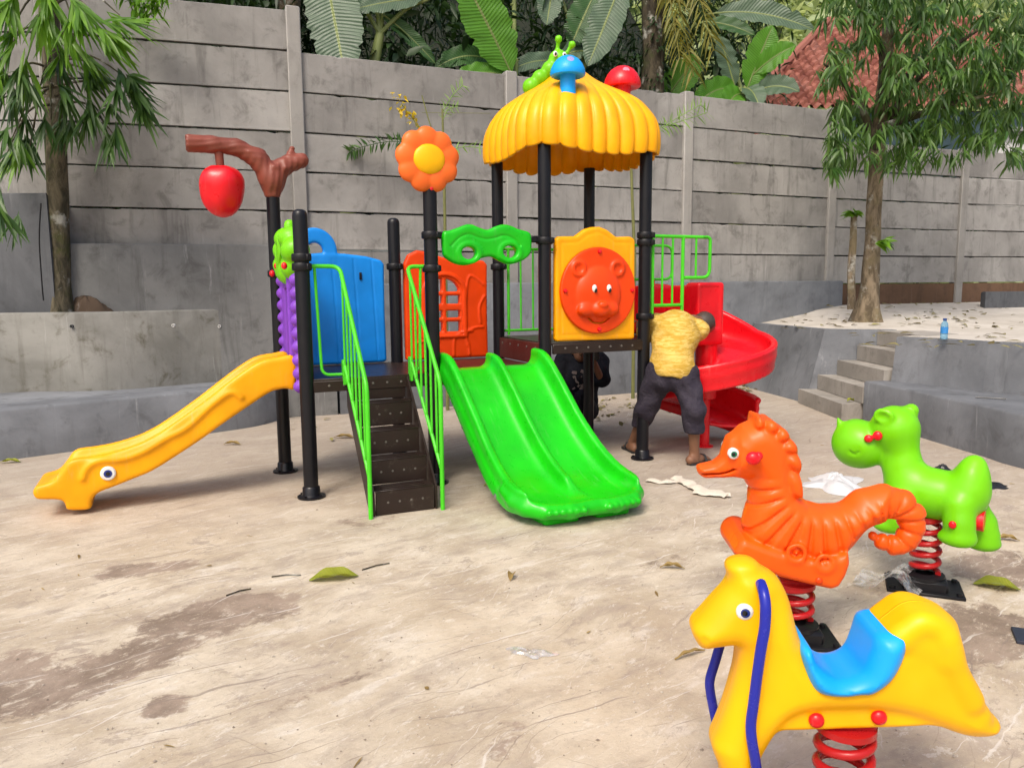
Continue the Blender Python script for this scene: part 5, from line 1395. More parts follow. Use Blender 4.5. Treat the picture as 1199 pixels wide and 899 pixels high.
fl_px = [(12,40,7.4,-.4,-.9,0),(45,20,7.3,.2,-.9,0),(85,25,7.35,.6,-.8,0),(110,35,7.4,.9,-.6,0),(128,40,7.5,1,-.35,0),(30,75,7.4,.1,-1,0),(70,70,7.4,.5,-.9,0),(95,70,7.5,.9,-.6,0),(5,110,7.6,-.3,-1,1),(45,110,7.5,.2,-1,1),(85,110,7.6,.4,-1,1),(115,90,7.7,.8,-.7,1),(148,115,7.7,.9,-.6,1),(105,130,7.7,.3,-1,1),(158,100,7.8,1,-.3,1),(15,160,7.6,-.2,-1,0),(35,172,7.7,.4,-1,1),(8,180,7.6,-.5,-.9,0),(92,150,7.8,.1,-1,1),(135,160,7.7,.25,-1,1),(160,130,7.7,.7,-.9,1),(60,140,7.7,-.2,-1,1),(128,120,7.7,.6,-.9,1),(0,15,7.2,-.3,-.9,0),(60,-10,7.2,.3,-.9,0),(100,0,7.3,.7,-.6,0),(20,0,7.3,-.1,-1,0),(140,18,7.5,.9,-.3,0),(0,70,7.4,-.4,-.8,0),(75,45,7.3,.4,-1,0),(40,150,7.8,0,-1,1),(-8,225,7.2,.2,-1,1),(5,255,7.1,.3,-1,1)]
darkf = []
for (x, y, Y, dx, dz, dk) in fl_px:
    for rep in range(2):
        c = L_(x+rng.normal()*9, y+rng.normal()*7, Y+rng.normal()*.15)
        d = Vector((dx*.8+rng.normal()*.2, -.35+rng.normal()*.3, dz*.95-.1+rng.normal()*.15))
        f = fan(c, d, int(rng.integers(9,13)), .43 if dk == 0 else .40, .042, .52, .26)
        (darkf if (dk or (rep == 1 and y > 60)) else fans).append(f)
    st_ = L_(62+rng.normal()*4, min(y-35, 110)+rng.normal()*8, 7.95); e = L_(x, y, Y)
    if y < 210: twig.tube(smooth_path([st_, st_.lerp(e,.5)+Vector((0,0,.16)), e], 5), [.016,.014,.013,.012,.011,.010,.009,.008,.007,.006,.005], 6)
for _ in range(26):                     # the crown goes on above the picture
    c = L_(rng.uniform(-90,130), rng.uniform(-190,-30), rng.uniform(7.2,8.8)); fans.append(fan(c, (rng.normal(),rng.normal()-.2,-.5), 11, .36, .034, .7, .4))
twig.build('branch', M['bark_moss'], tl)
V, Fc = merge(fans); obj('crown', V, Fc, M['leaf_bright'], tl)
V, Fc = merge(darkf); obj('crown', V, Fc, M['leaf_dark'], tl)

# ---- tree on the right terrace
TR = Vector((4.86, 10.5, 1.03))
tr_ = thing('tree', 'broad leafy tree with drooping dark narrow leaves on the right terrace', 'tree', TR)
def Q_(x, y, Y=10.5): return dep(x, y, Y)-TR
trunk_mesh([Q_(1014,385), Q_(1017,348), Q_(1021,290), Q_(1025,225), Q_(1029,160), Q_(1036,90,10.4), Q_(1040,20,10.3)], [.19,.120,.100,.094,.090,.085,.06], 20, .07, 4, .8).build('trunk', M['bark'], tr_)
limb = MB()
for pts in ([(1029,170,10.5),(1060,110,10.3),(1110,60,10.1),(1170,20,9.9)], [(1028,180,10.5),(1010,130,10.3),(985,95,10.2),(965,75,10.1)], [(1034,120,10.4),(1080,80,10.7),(1150,90,10.9),(1200,80,11)], [(1034,120,10.4),(1030,50,10.2),(1000,0,10.1)], [(1030,150,10.4),(1075,135,10.0),(1120,120,9.7),(1165,110,9.6)]):
    P = smooth_path([Q_(*p) for p in pts], 4); limb.tube(P, [float(x) for x in np.linspace(.06,.012,len(P))], 8)
limb.build('branch', M['bark_dark'], tr_)
# a thin second stem beside it, two leafy shoots on it
trunk_mesh([Q_(997,362,10.4), Q_(997,320,10.4), Q_(999,280,10.4), Q_(1000,252,10.4)], [.055,.05,.045,.038], 10, .08, 6).build('side_stem', M['bark'], tr_)
sh = [fan(Q_(1000,248,10.35), (rng.normal()*.7,-.3,.55+rng.normal()*.3), 6, .19, .06, 1.2, .8) for _ in range(5)]+[fan(Q_(1036,283,10.2), (.6+rng.normal()*.3,-.3,.1), 6, .22, .075, .9, .9) for _ in range(3)]
V, Fc = merge(sh[:5]); obj('leafy_shoot', V, Fc, M['leaf_bright'], tr_); V, Fc = merge(sh[5:]); obj('leafy_shoot', V, Fc, M['leaf_bright'], tr_)
cl = []
ells = [(1040,55,85,60,60),(1130,55,95,75,75),(1012,120,44,50,34),(1085,125,66,52,46),(1165,115,55,68,50),(974,105,22,30,7),(985,165,20,36,14),(1045,160,40,40,20),(1185,170,24,40,16),(1110,165,46,36,22),(1022,30,28,40,18),(960,110,8,30,2),(1075,10,110,40,40),(1190,30,40,60,22),(1130,105,50,50,30),(1060,195,26,22,7),(1020,190,40,24,12),(972,205,10,24,6)]
for (cx, cy, rx, ry, n) in ells:
    for _ in range(int(n*.98)):
        a = rng.uniform(0,2*math.pi); q = math.sqrt(rng.uniform(0,1))
        Y = rng.uniform(9.4,11.2); c = Q_(cx+rx*q*math.cos(a), cy-14+ry*q*math.sin(a), Y)
        m_ = int(rng.integers(9,15)); d0 = np.array([rng.normal()*.4, rng.normal()*.4-.15, -.75])
        D_ = d0+rng.normal(size=(m_,3))*np.array([.6,.6,.3]); P = np.array(c)+rng.normal(size=(m_,3))*.03
        cl.append(leaves(P, D_, (.26*rng.uniform(.7,1.15,m_)), .037*rng.uniform(.7,1.2,m_), .75, up=np.tile([0,-.6,.8],(m_,1))+rng.normal(size=(m_,3))*.4))
for _ in range(130):
    c = Q_(rng.uniform(960,1420), rng.uniform(-240,-20) if rng.uniform() < .6 else rng.uniform(-100,150), rng.uniform(9.3,11.4))
    if c.x+TR.x < 6.9 and c.z+TR.z < 4.9: continue
    m_ = 10; D_ = np.array([0,0,-.45])+rng.normal(size=(m_,3))*.7; cl.append(leaves(np.array(c)+rng.normal(size=(m_,3))*.04, D_, .26, .042, .9))
V, Fc = merge(cl); obj('crown', V, Fc, M['leaf_tree'], tr_)

# ---- banana plants behind the fence
def banana_leaf(base, tip, width, mat, parent, sag=.15, curl=.25, seed=0, face=(0,-1,.3)):
    r_ = np.random.default_rng(seed+11)
    b0, t0 = Vector(base), Vector(tip); mid = (b0+t0)/2+Vector((0,0,sag*(t0-b0).length)); N, K = 34, 5
    V, UV = [], []; fc_ = Vector(face).normalized()
    sp_ = [(r_.uniform(.15,.95), r_.choice((-1,1))) for _ in range(7)]
    for i in range(N+1):
        t = i/N; p = (1-t)**2*b0+2*t*(1-t)*mid+t*t*t0; d = (2*(1-t)*(mid-b0)+2*t*(t0-mid)).normalized()
        s_ = d.cross(fc_); s_ = s_.normalized() if s_.length > 1e-3 else Vector((1,0,0)); nn = s_.cross(d)
        w = width*.5*float(np.interp(t, [0,.1,.18,.35,.6,.82,.95,1], [.04,.05,.55,.95,1.0,.78,.35,.02]))
        for k in range(-K, K+1):
            v = k/K; ww = w*(1+.04*math.sin(i*1.7+seed))
            for (ts, sg) in sp_:
                if sg*v > 0: ww *= 1-.22*abs(v)*math.exp(-((t-ts)/.012)**2)
            V.append(p+s_*v*ww+nn*(abs(v)*curl*w+.012*math.sin(i*.9+v*4+seed)*abs(v)-.10*w*v*v))
            UV.append((t, v))
    n = 2*K+1; Fc = [(i*n+k, i*n+k+1, (i+1)*n+k+1, (i+1)*n+k) for i in range(N) for k in range(n-1)]
    o = obj('leaf', V, Fc, mat, parent); uv = o.data.uv_layers.new(name='UVMap')
    for l in o.data.loops: uv.data[l.index].uv = UV[l.vertex_index]
    MB().tube([V[i*n+K] for i in range(0, N+1, 3)], [max(.004, .016*(1-i/N)) for i in range(0, N+1, 3)], 6).build('midrib', mat, o)
    return o
def banana(label, loc, top, lv):
    B = Vector(loc); o = thing('banana_plant', label, 'banana plant', B, 0, 'banana plants behind the fence')
    tp = dep(*top)-B
    trunk_mesh([Vector((0,0,-.1)), tp*.5, tp], [.12,.10,.06], 12, .03, 3).build('stem', M['banana_dull'], o)
    for i, (x0, y0, Y0, x1, y1, Y1, w, mt, sag, curl) in enumerate(lv):
        b0, t0 = dep(x0, y0, Y0)-B, dep(x1, y1, Y1)-B
        MB().tube(smooth_path([tp, tp.lerp(b0,.5)+Vector((0,0,.08)), b0], 4), [.03]*4+[.024]*4+[.016], 7).build('leaf_stalk', M['banana_dull'], o)
        banana_leaf(b0, t0, w, M[mt], o, sag, curl, seed=i*5+int(abs(x0)))
banana('banana plant with a broad drooping grey-green leaf just right of the tall fence pillar', (-2.3,10.9,2.4), (445,40,10.9), [(378,-50,10.6,404,88,10.3,.72,'banana_dull',-.02,.18),(505,-2,10.9,412,12,10.7,.34,'banana_dull',.06,.3),(440,12,10.9,510,75,11.0,.22,'banana_dark',.1,.4),(455,-10,11,500,-60,11,.5,'banana',.1,.3)])
banana('banana plant with a tall bright upright leaf left of the yellow roof', (.0,11.6,2.4), (604,92,11.6), [(604,98,11.4,540,-30,11.1,.66,'banana',.04,.22),(602,90,11.6,508,82,11.3,.34,'banana_dark',.40,.35),(606,70,11.6,560,45,11.8,.5,'banana_dark',.05,.3),(600,92,11.4,530,95,11.2,.30,'banana',.22,.3)])
banana('banana plant with pale drooping leaves behind the roof of the play structure', (1.3,12.2,2.4), (680,90,12.2), [(735,-40,11.9,688,78,11.7,.52,'banana_dull',-.02,.2),(700,-15,12.2,668,55,12.0,.5,'banana_dark',.02,.25),(690,62,12.1,640,85,11.8,.34,'banana_dull',.3,.3),(680,85,12.1,585,92,11.7,.28,'banana_dull',.32,.3),(650,-30,12.2,640,30,12,.4,'banana_dull',.02,.3)])
banana('banana plant with fresh green and ribbed leaves below the red tiled roof', (3.7,12.9,2.4), (872,112,12.9), [(776,122,12.6,818,66,12.5,.50,'banana',.06,.25),(872,112,12.8,905,30,12.7,.46,'banana',.05,.2),(878,92,12.8,932,54,12.5,.36,'banana',.16,.3),(862,108,12.8,842,42,12.7,.34,'banana_dull',.04,.2),(868,108,12.8,812,126,12.4,.42,'banana',.30,.35),(880,110,12.8,936,108,12.5,.36,'banana_dull',.28,.4),(872,104,12.8,890,128,12.3,.36,'banana_dull',.3,.35),(826,18,13.2,954,36,12.9,.42,'banana_dull',.16,.4),(822,26,13.0,884,42,12.8,.26,'banana_dark',.12,.4),(870,112,12.7,850,128,12.3,.4,'banana',.3,.3)])

# ---- palm trunk with a hanging yellowed frond, other trunks
def frond(base, tip, nl, L, mat, parent, sag=.1):
    b0, t0 = Vector(base), Vector(tip); mid = (b0+t0)/2+Vector((0,0,sag)); P, D_ = [], []
    for i in range(nl):
        t = (i+.5)/nl; p = (1-t)**2*b0+2*t*(1-t)*mid+t*t*t0; d = (t0-b0).normalized(); s_ = d.cross(Vector((0,-1,.2))).normalized()
        for sg in (-1,1): P.append(p); D_.append(d*.7+s_*sg*.8+Vector((0,-.1,-.1))+Vector(rng.normal(size=3))*.12)
    o_ = leaves(P, D_, L*rng.uniform(.8,1.1,len(P)), .035, .9); obj('frond', *o_, mat, parent)
    MB().tube(smooth_path([b0,mid,t0],5), [.02]*6+[.008]*5, 6).build('frond_stalk', mat, parent)
pb = dep(765,330,12.4); pb.z = 2.3
pm = thing('palm_tree', 'palm tree with a dark fibrous trunk and hanging yellowed fronds', 'palm tree', pb)
trunk_mesh([Vector((0,0,0)), dep(764,60,12.4)-pb, dep(762,-80,12.4)-pb], [.20,.17,.16], 14, .10, 9).build('trunk', M['bark_dark'], pm)
M['frond'] = leafmat('yellowed frond', (.16,.17,.03), (.34,.30,.07), .5, .35)
for a in ((775,-50,812,90),(790,-60,836,60),(770,-40,796,70)): frond(dep(a[0],a[1],12.2)-pb, dep(a[2],a[3],12.0)-pb, 30, .42, M['frond'], pm, .25)
P, D_ = [], []
for _ in range(160):
    z = rng.uniform(dep(765,112,12.4).z, dep(765,20,12.4).z); a = rng.uniform(0,6.3); P.append((.18*math.cos(a),.18*math.sin(a),z-pb.z)); D_.append((math.cos(a),math.sin(a),-.3))
obj('ivy', *leaves(P, D_, .10, .045, .9), M['leaf_under'], pm)
tb = dep(338,330,11.2); tb.z = 2.3
t2 = thing('tree', 'tree trunk rising behind the top of the fence at the tall pillar', 'tree', tb)
trunk_mesh([Vector((0,0,0)), dep(338,0,11.2)-tb, dep(336,-90,11.2)-tb], [.17,.15,.13], 12, .08, 12).build('trunk', M['bark'], t2)
P = np.array([dep(336,-90,11.2)-tb])+rng.normal(size=(500,3))*np.array([.9,.7,.4])+np.array([0,0,.5]); obj('crown', *leaves(P, rng.normal(size=(500,3)), .3, .07, .6), M['leaf_dark'], t2)
cb_ = dep(603,330,12.0); cb_.z = 2.3
t3 = thing('bamboo_pole', 'thin pale bamboo pole standing among the banana leaves', 'bamboo pole', cb_)
b = MB(); b.tube([Vector((0,0,0)), dep(602,-60,12.0)-cb_], .035, 10); b.build('pole', M['banana_dull'], t3)
b = MB()
for k in range(9): b.lathe([(.036,-.01),(.041,0),(.036,.01)], Vector((0,0,.4+k*.42))+(dep(602,-60,12.0)-cb_)*0, 10)
b.build('node_ring', M['banana_dull'], t3)

# ---- undergrowth, hillside and far trees
hv = []; nxh, nyh = 40, 14
for i in range(nxh+1):
    for j in range(nyh+1):
        x = -16+i*30/nxh; yb0 = float(np.interp(x, [p.x for p in ND], [p.y for p in ND]))+.35; y = yb0+j*(26-yb0)/nyh*1.0
        rise = max(0, y-yb0-2.2); hgt = 2.2+rise*.85*float(np.interp(x, [-16,2.5,4.2,5.2,14], [1,1,.8,.12,.1]))+.25*math.sin(x*1.3+y)+.2*math.sin(y*2.1-x)
        hv.append((x, y, hgt))
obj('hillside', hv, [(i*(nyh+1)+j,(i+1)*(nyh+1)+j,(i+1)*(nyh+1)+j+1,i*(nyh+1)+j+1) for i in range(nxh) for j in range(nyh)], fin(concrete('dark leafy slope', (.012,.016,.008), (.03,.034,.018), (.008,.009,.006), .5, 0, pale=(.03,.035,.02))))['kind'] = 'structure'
def cloud(n, xr, yo, zr, L, W, mat, name, label=None, dens=None):
    P, D_ = [], []
    ncl = n//14
    for _ in range(ncl):
        x = rng.uniform(*xr); yb0 = float(np.interp(x, [p.x for p in ND], [p.y for p in ND])); c = np.array([x, yb0+rng.uniform(*yo), rng.uniform(*zr)])
        for _ in range(14): P.append(c+rng.normal(size=3)*.16); D_.append(rng.normal(size=3)+np.array([0,-.3,-.2]))
    n = len(P); return leaves(P, D_, L*rng.uniform(.5,1.2,n), W*rng.uniform(.6,1.3,n), .7, segs=3)
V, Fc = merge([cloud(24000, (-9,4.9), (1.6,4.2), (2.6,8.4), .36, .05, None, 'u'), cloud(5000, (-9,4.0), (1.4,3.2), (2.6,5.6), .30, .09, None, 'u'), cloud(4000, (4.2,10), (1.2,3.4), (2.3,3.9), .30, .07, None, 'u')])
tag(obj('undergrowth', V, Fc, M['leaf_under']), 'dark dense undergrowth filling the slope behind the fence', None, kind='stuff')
# pale far woods, upper right, on a far slope
fh = []
for i in range(25):
    for j in range(6): fh.append((-2+i*2.4, 27+j*3, max(.5, -1+j*4.3+.6*math.sin(i*1.1+j)+(0 if i < 9 else -1.2))))
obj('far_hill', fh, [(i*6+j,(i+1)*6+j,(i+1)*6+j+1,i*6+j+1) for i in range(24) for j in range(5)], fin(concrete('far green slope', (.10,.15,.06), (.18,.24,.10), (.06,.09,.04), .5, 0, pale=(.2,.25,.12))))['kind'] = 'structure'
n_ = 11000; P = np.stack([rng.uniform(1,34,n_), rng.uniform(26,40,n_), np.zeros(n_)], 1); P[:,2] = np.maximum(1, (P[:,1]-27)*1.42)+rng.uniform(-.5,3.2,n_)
tag(obj('far_woods', *leaves(P, rng.normal(size=(n_,3))+np.array([0,-.4,-.2]), .9, .36, .5, segs=3), M['leaf_far_haze']), 'pale far-off woods behind the red tiled roof', None, kind='stuff')

# ---- house with the red tiled roof
hb_ = Vector((6.9, 17.2, 2.0)); hs = thing('house', 'house with a red clay tiled roof beyond the fence', 'house', hb_)
e0, e1 = dep(868,132,16.0), dep(1004,127,16.0); r0_, r1_ = dep(948,44,19.2), dep(1130,44,19.2)
E0 = Vector((e0.x,16,4.95)); E1 = Vector((11.2,16,4.95)); R0 = Vector((7.5,19.0,7.55)); R1 = Vector((11.2,19.0,7.55))
t = NT('clay roof tiles'); v = t.coord('UV')
fl_ = t.n('ShaderNodeVectorMath', operation='FLOOR'); t.set(fl_.inputs[0], v); vo = t.n('ShaderNodeTexWhiteNoise'); t.set(vo.inputs['Vector'], fl_.outputs[0])
col = t.mix(t.ramp(vo.outputs['Value'], .0, 1.0), c4((.19,.065,.048)), c4((.34,.14,.105))); col = t.mix(t.ramp(t.noise(v, .35, 5), .5, .75, 0, .5), col, c4((.25,.17,.15)))
M['tiles'] = t.done(t.bsdf(col, .8, None, .2))
NU, NV = 272, 105; V = []; UV = []
rows, cols = 17, 30
for i in range(NU+1):
    for j in range(NV+1):
        u, w = i/NU, j/NV; a = E0.lerp(E1, u); c = Vector((a.x, R0.y, R0.z)); p = a.lerp(c, w)
        fr_ = (w*rows) % 1.0; p = p+Vector((0,-.6,.78))*(.09*(1-fr_)+.05*math.sin((u*cols*1.0)*2*math.pi))
        V.append(p-hb_); UV.append((u*cols, w*rows))
Fc = [(i*(NV+1)+j,(i+1)*(NV+1)+j,(i+1)*(NV+1)+j+1,i*(NV+1)+j+1) for i in range(NU) for j in range(NV) if E0.x+(E1.x-E0.x)*(i+.5)/NU > E0.x+(R0.x-E0.x)*(j+.5)/NV]
ro = obj('roof', V, Fc, M['tiles'], hs, smooth=False); uv = ro.data.uv_layers.new(name='UVMap')
for l in ro.data.loops: uv.data[l.index].uv = UV[l.vertex_index]
MB().tube([R0-hb_+Vector((0,0,.06)), R1-hb_+Vector((0,0,.06))], .12, 8).build('ridge', M['tiles'], ro)
MB().tube([E0-hb_+Vector((-.02,-.02,.05)), R0-hb_+Vector((-.02,-.02,.08))], .09, 8).build('hip_ridge', M['tiles'], ro)
MB().prism([(E0.x-hb_.x,E0.z-hb_.z),(R0.x-hb_.x,R0.z-hb_.z),(R0.x-hb_.x-1.6,E0.z-hb_.z)], 1.7, 1.75).build('roof_side', M['tiles'], ro)
MB().box((2.2,.2,1.4), (2.6,1.3,1.52)).build('wall', flat('dark teal house wall', (.03,.06,.075), .8), hs)
MB().box((2.0,-1.05,2.86), (2.9,.04,.09), b=.01).build('fascia', M['bark_dark'], hs)
h2 = thing('house', 'pale plastered house wall glimpsed between the right tree and the fence', 'house', (9.6,16.0,2.0))
MB().box((0,0,1.15), (.34,1.0,1.15)).build('wall', flat('pale plaster', (.62,.62,.60), .8), h2); MB().box((.0,-.05,2.34), (.42,1.1,.04), b=.01).build('roof', flat('grey roof sheet', (.25,.25,.26), .6), h2)
# ------------------------------------------------------------------ sticks and sprigs in front of the fence
def ferny(pts, n, L, W, mat, parent):
    P = smooth_path(pts, 5); Q, D_ = [], []
    for i in range(n):
        t = i/(n-1)*(len(P)-1); k = min(int(t), len(P)-2); p = P[k].lerp(P[k+1], t-k); d = (P[k+1]-P[k]).normalized(); s_ = d.cross(Vector((0,-1,.1))).normalized()
        for sg in (-1,1): Q.append(p); D_.append(d*.5+s_*sg+Vector(rng.normal(size=3))*.2)
    obj('leaf', *leaves(Q, D_, L, W, .4), mat, parent); MB().tube(P, .005, 5).build('twig', mat, parent)
M['sprig'] = leafmat('pale sprig leaf', (.16,.30,.05), (.30,.48,.12), .5, .35); M['blossom'] = leafmat('yellow blossom', (.60,.40,.02), (.75,.55,.05), .6, .3)
M['cane'] = flat('green brown cane', (.16,.17,.05), .6)
pY = 9.35
p0 = dep(524,470,pY); p0.z = 0
sp_ = thing('sapling', 'thin sapling cane with yellow blossom and dark leaves behind the orange flower', 'sapling', p0)
S_ = lambda x, y: dep(x, y, pY)-p0
b = MB(); b.tube([Vector((0,0,0)), S_(522,330), S_(520,200), S_(518,128)], [.022,.02,.017,.012], 8); b.build('stem', M['cane'], sp_)
b = MB(); b.tube(smooth_path([S_(520,190), S_(505,150), S_(494,112)], 4), .008, 6); b.tube(smooth_path([S_(519,200), S_(500,170), S_(485,142), S_(470,122)], 4), .007, 6); b.tube([S_(494,132), S_(575,133)], .003, 5); b.build('branch', M['cane'], sp_)
P = [S_(455+rng.uniform(0,34), 0)*0+S_(462+q*1.6+rng.normal()*5, 114+q*1.9+rng.normal()*4) for q in np.linspace(0,15,46)]
obj('blossom', *leaves(P, rng.normal(size=(46,3)), .065, .04, .3), M['blossom'], sp_)
ferny([S_(512,176), S_(480,168), S_(455,166), S_(425,172), S_(410,178)], 34, .12, .036, M['leaf_dark'], sp_)
ferny([S_(522,176), S_(545,172), S_(565,174)], 8, .10, .02, M['sprig'], sp_)
ferny([S_(519,130), S_(530,112), S_(542,100)], 12, .12, .012, M['sprig'], sp_); ferny([S_(519,140), S_(525,128), S_(536,125)], 8, .09, .012, M['sprig'], sp_)
p0 = dep(741,470,10.2); p0.z = 0
s2 = thing('sapling', 'slender cane sapling with a pale feathery sprig right of the yellow roof', 'sapling', p0)
S2 = lambda x, y: dep(x, y, 10.2)-p0
b = MB(); b.tube([Vector((0,0,0)), S2(743,300), S2(739,195), S2(737,150)], [.024,.022,.018,.014], 8); b.build('stem', M['cane'], s2)
ferny([S2(738,160), S2(765,152), S2(795,143), S2(828,132)], 22, .17, .022, M['sprig'], s2); ferny([S2(775,150), S2(800,134), S2(822,122)], 14, .13, .018, M['sprig'], s2)
# pale vines hanging over the fence top
p0 = dep(165,20,8.75); vn = thing('vine', 'leafy green vine hanging over the fence top above the apple', 'vine', p0)
P, D_ = [], []
for (x, y) in ((160,5),(168,12),(172,20),(180,6),(150,4),(185,14),(175,2),(190,0),(140,-5)):
    for _ in range(14): P.append(dep(x+rng.normal()*6, y-6+rng.normal()*6, 8.4)-p0); D_.append(rng.normal(size=3)*np.array([.7,.5,.4])+np.array([0,-.3,-.6]))
obj('foliage', *leaves(P, D_, .16, .035, .6), M['leaf_bright'], vn)

# ------------------------------------------------------------------ small things lying about
def lone_leaf(label, x, y, z, L, W, rz, mat, curl=.3, group='leaves fallen on the ground', lift=.012):
    p = gnd(x, y, z); o = []; N, K = 14, 3; V = []; UV = []
    for i in range(N+1):
        t = i/N; w = W*.5*math.sin(math.pi*min(1, t*1.0))**.7 if 0 < t < 1 else .002
        for k in range(-K, K+1):
            v = k/K; V.append(((t-.5)*L, v*w, .004+lift*math.sin(math.pi*t)*1.2+curl*w*v*v+.004*math.sin(i*1.1+k)+.003)); UV.append((t, v))
    n = 2*K+1; ob = obj('fallen_leaf', V, [(i*n+k,i*n+k+1,(i+1)*n+k+1,(i+1)*n+k) for i in range(N) for k in range(n-1)], mat, None, loc=p, rot=(0,0,rz))
    uv = ob.data.uv_layers.new(name='UVMap')
    for l in ob.data.loops: uv.data[l.index].uv = UV[l.vertex_index]
    return tag(ob, label, 'leaf', group)
lone_leaf('large folded yellow-green leaf on the bare screed in front of the stairs', 391, 678, 0, .25, .12, R_(14), M['fallen'], .45, lift=.012)
lone_leaf('broad yellow-green leaf on the ground right of the hippo base', 1167, 688, 0, .20, .13, R_(-25), M['fallen'], .3)
lone_leaf('small yellow leaf on the ground under the green double slide', 577, 569, 0, .14, .06, R_(15), M['fallen'], .8)
lone_leaf('small dry brown leaf on the ground in front of the green double slide', 599, 677, 0, .09, .04, R_(80), M['dry_leaf'], .8)
lone_leaf('curled dry leaf on the ground between green slide and seahorse', 787, 666, 0, .13, .035, R_(-10), M['dry_leaf'], .8)
lone_leaf('dry curled leaf by the foot of the left concrete bench', 272, 521, 0, .18, .05, R_(-8), M['dry_leaf'], .8)
lone_leaf('brown leaf on the ground at the far left edge by the bench', 12, 542, 0, .17, .06, R_(10), M['fallen'], .6)
lone_leaf('dead leaf lying behind the stairs near the fence footing', 403, 513, 0, .22, .07, R_(-8), M['dry_leaf'], .6)
lone_leaf('yellow-green leaf on the lowest concrete step', 996, 470, .19, .10, .05, R_(20), M['fallen'], .8)
lone_leaf('dry straw-coloured blade on the ground beside the yellow horse head', 808, 768, 0, .16, .02, R_(28), M['dry_leaf'], .5)
lone_leaf('small dry leaf on the ground right of the hippo', 1180, 633, 0, .12, .05, R_(-20), M['dry_leaf'], .6)
# twigs on the screed
for (lab, a, c) in (('thin dark twig on the screed left of the large leaf', (318,676), (352,674)), ('forked thin twig on the screed right of the large leaf', (424,668), (456,660)), ('short black twig on the screed near the brown stain', (265,698), (294,690))):
    p, q = gnd(*a), gnd(*c); o = MB().tube([p+Vector((0,0,.005)), p.lerp(q,.5)+Vector((0,.012,.007)), q+Vector((0,0,.005))], .0035, 6).build('twig', M['bark_dark']); tag(o, lab, 'twig', 'twigs on the screed')
# litter of leaves by the fence footing and over the terrace
P, D_ = [], []
for (x0, x1, y0, y1, z, n) in ((360,520,470,520,0,26),(700,880,455,485,0,60),(830,885,450,462,0,60),(700,760,468,500,0,30),(905,1199,358,380,None,240),(1000,1199,385,400,None,40),(1150,1199,352,366,None,60)):
    for _ in range(n):
        x, y = rng.uniform(x0,x1), rng.uniform(y0,y1); p = gnd(x, y, z if z is not None else .98)
        if z is None: p = Vector((p.x, min(p.y, 12.6+(p.x-5)*.35), 0)); p.z = tz(p.x, p.y)
        P.append(p+Vector((0,0,.012))); D_.append((rng.normal(),rng.normal(),.12))
n = len(P); V, Fc = leaves(P, D_, .12*rng.uniform(.4,1.3,n), .05*rng.uniform(.5,1.2,n), .35, up=np.tile([0,0,1.],(n,1))+rng.normal(size=(n,3))*.25)
V[:,2] = np.maximum(V[:,2], .004)
M['litter'] = leafmat('leaf litter', (.10,.075,.03), (.30,.27,.10), .8, .1)
tag(obj('leaf_litter', V, Fc, M['litter']), 'dry leaf litter along the fence foot and over the terrace', None, kind='stuff')

# grit: crumbs of cement and bits of leaf over the near ground
P, D_ = [], []
gv, gf = [], []
for q in range(1100):
    x, y = rng.uniform(-40,1240), 470+430*rng.uniform()**1.3; p = gnd(x, y); r = rng.uniform(.0018,.005)*(1.4 if rng.uniform() < .1 else 1); k = len(gv)
    for sx, sy, sz in ((1,0,0),(-1,0,0),(0,1,0),(0,-1,0),(0,0,1),(0,0,-.6)): gv.append((p.x+sx*r*rng.uniform(.6,1.6), p.y+sy*r*rng.uniform(.6,1.6), r*.5+sz*r*.8))
    gf += [(k,k+2,k+4),(k+2,k+1,k+4),(k+1,k+3,k+4),(k+3,k,k+4),(k+2,k,k+5),(k+1,k+2,k+5),(k+3,k+1,k+5),(k,k+3,k+5)]
t = NT('grit crumbs'); gg = t.n('ShaderNodeNewGeometry'); M['grit'] = t.done(t.bsdf(t.mix(gg.outputs['Random Per Island'], c4((.20,.155,.12)), c4((.55,.50,.42))), .9, None, .2))
tag(obj('grit', gv, gf, M['grit'], smooth=False), 'cement crumbs and grit strewn over the bare screed', None, kind='stuff')
bits = []
P, D_ = [], []
for q in range(30):
    x, y = rng.uniform(-20,1220), 480+420*rng.uniform()**1.4; p = gnd(x, y); P.append((p.x,p.y,.006)); D_.append((rng.normal(),rng.normal(),.05))
n = len(P); V, Fc = leaves(P, D_, .055*rng.uniform(.4,1.4,n), .016*rng.uniform(.4,1.2,n), .2, up=np.tile([0,0,1.],(n,1))+rng.normal(size=(n,3))*.3); V[:,2] = np.maximum(V[:,2], .003)
tag(obj('leaf_bits', V, Fc, M['dry_leaf']), 'small dry leaf bits strewn over the bare screed', None, kind='stuff')

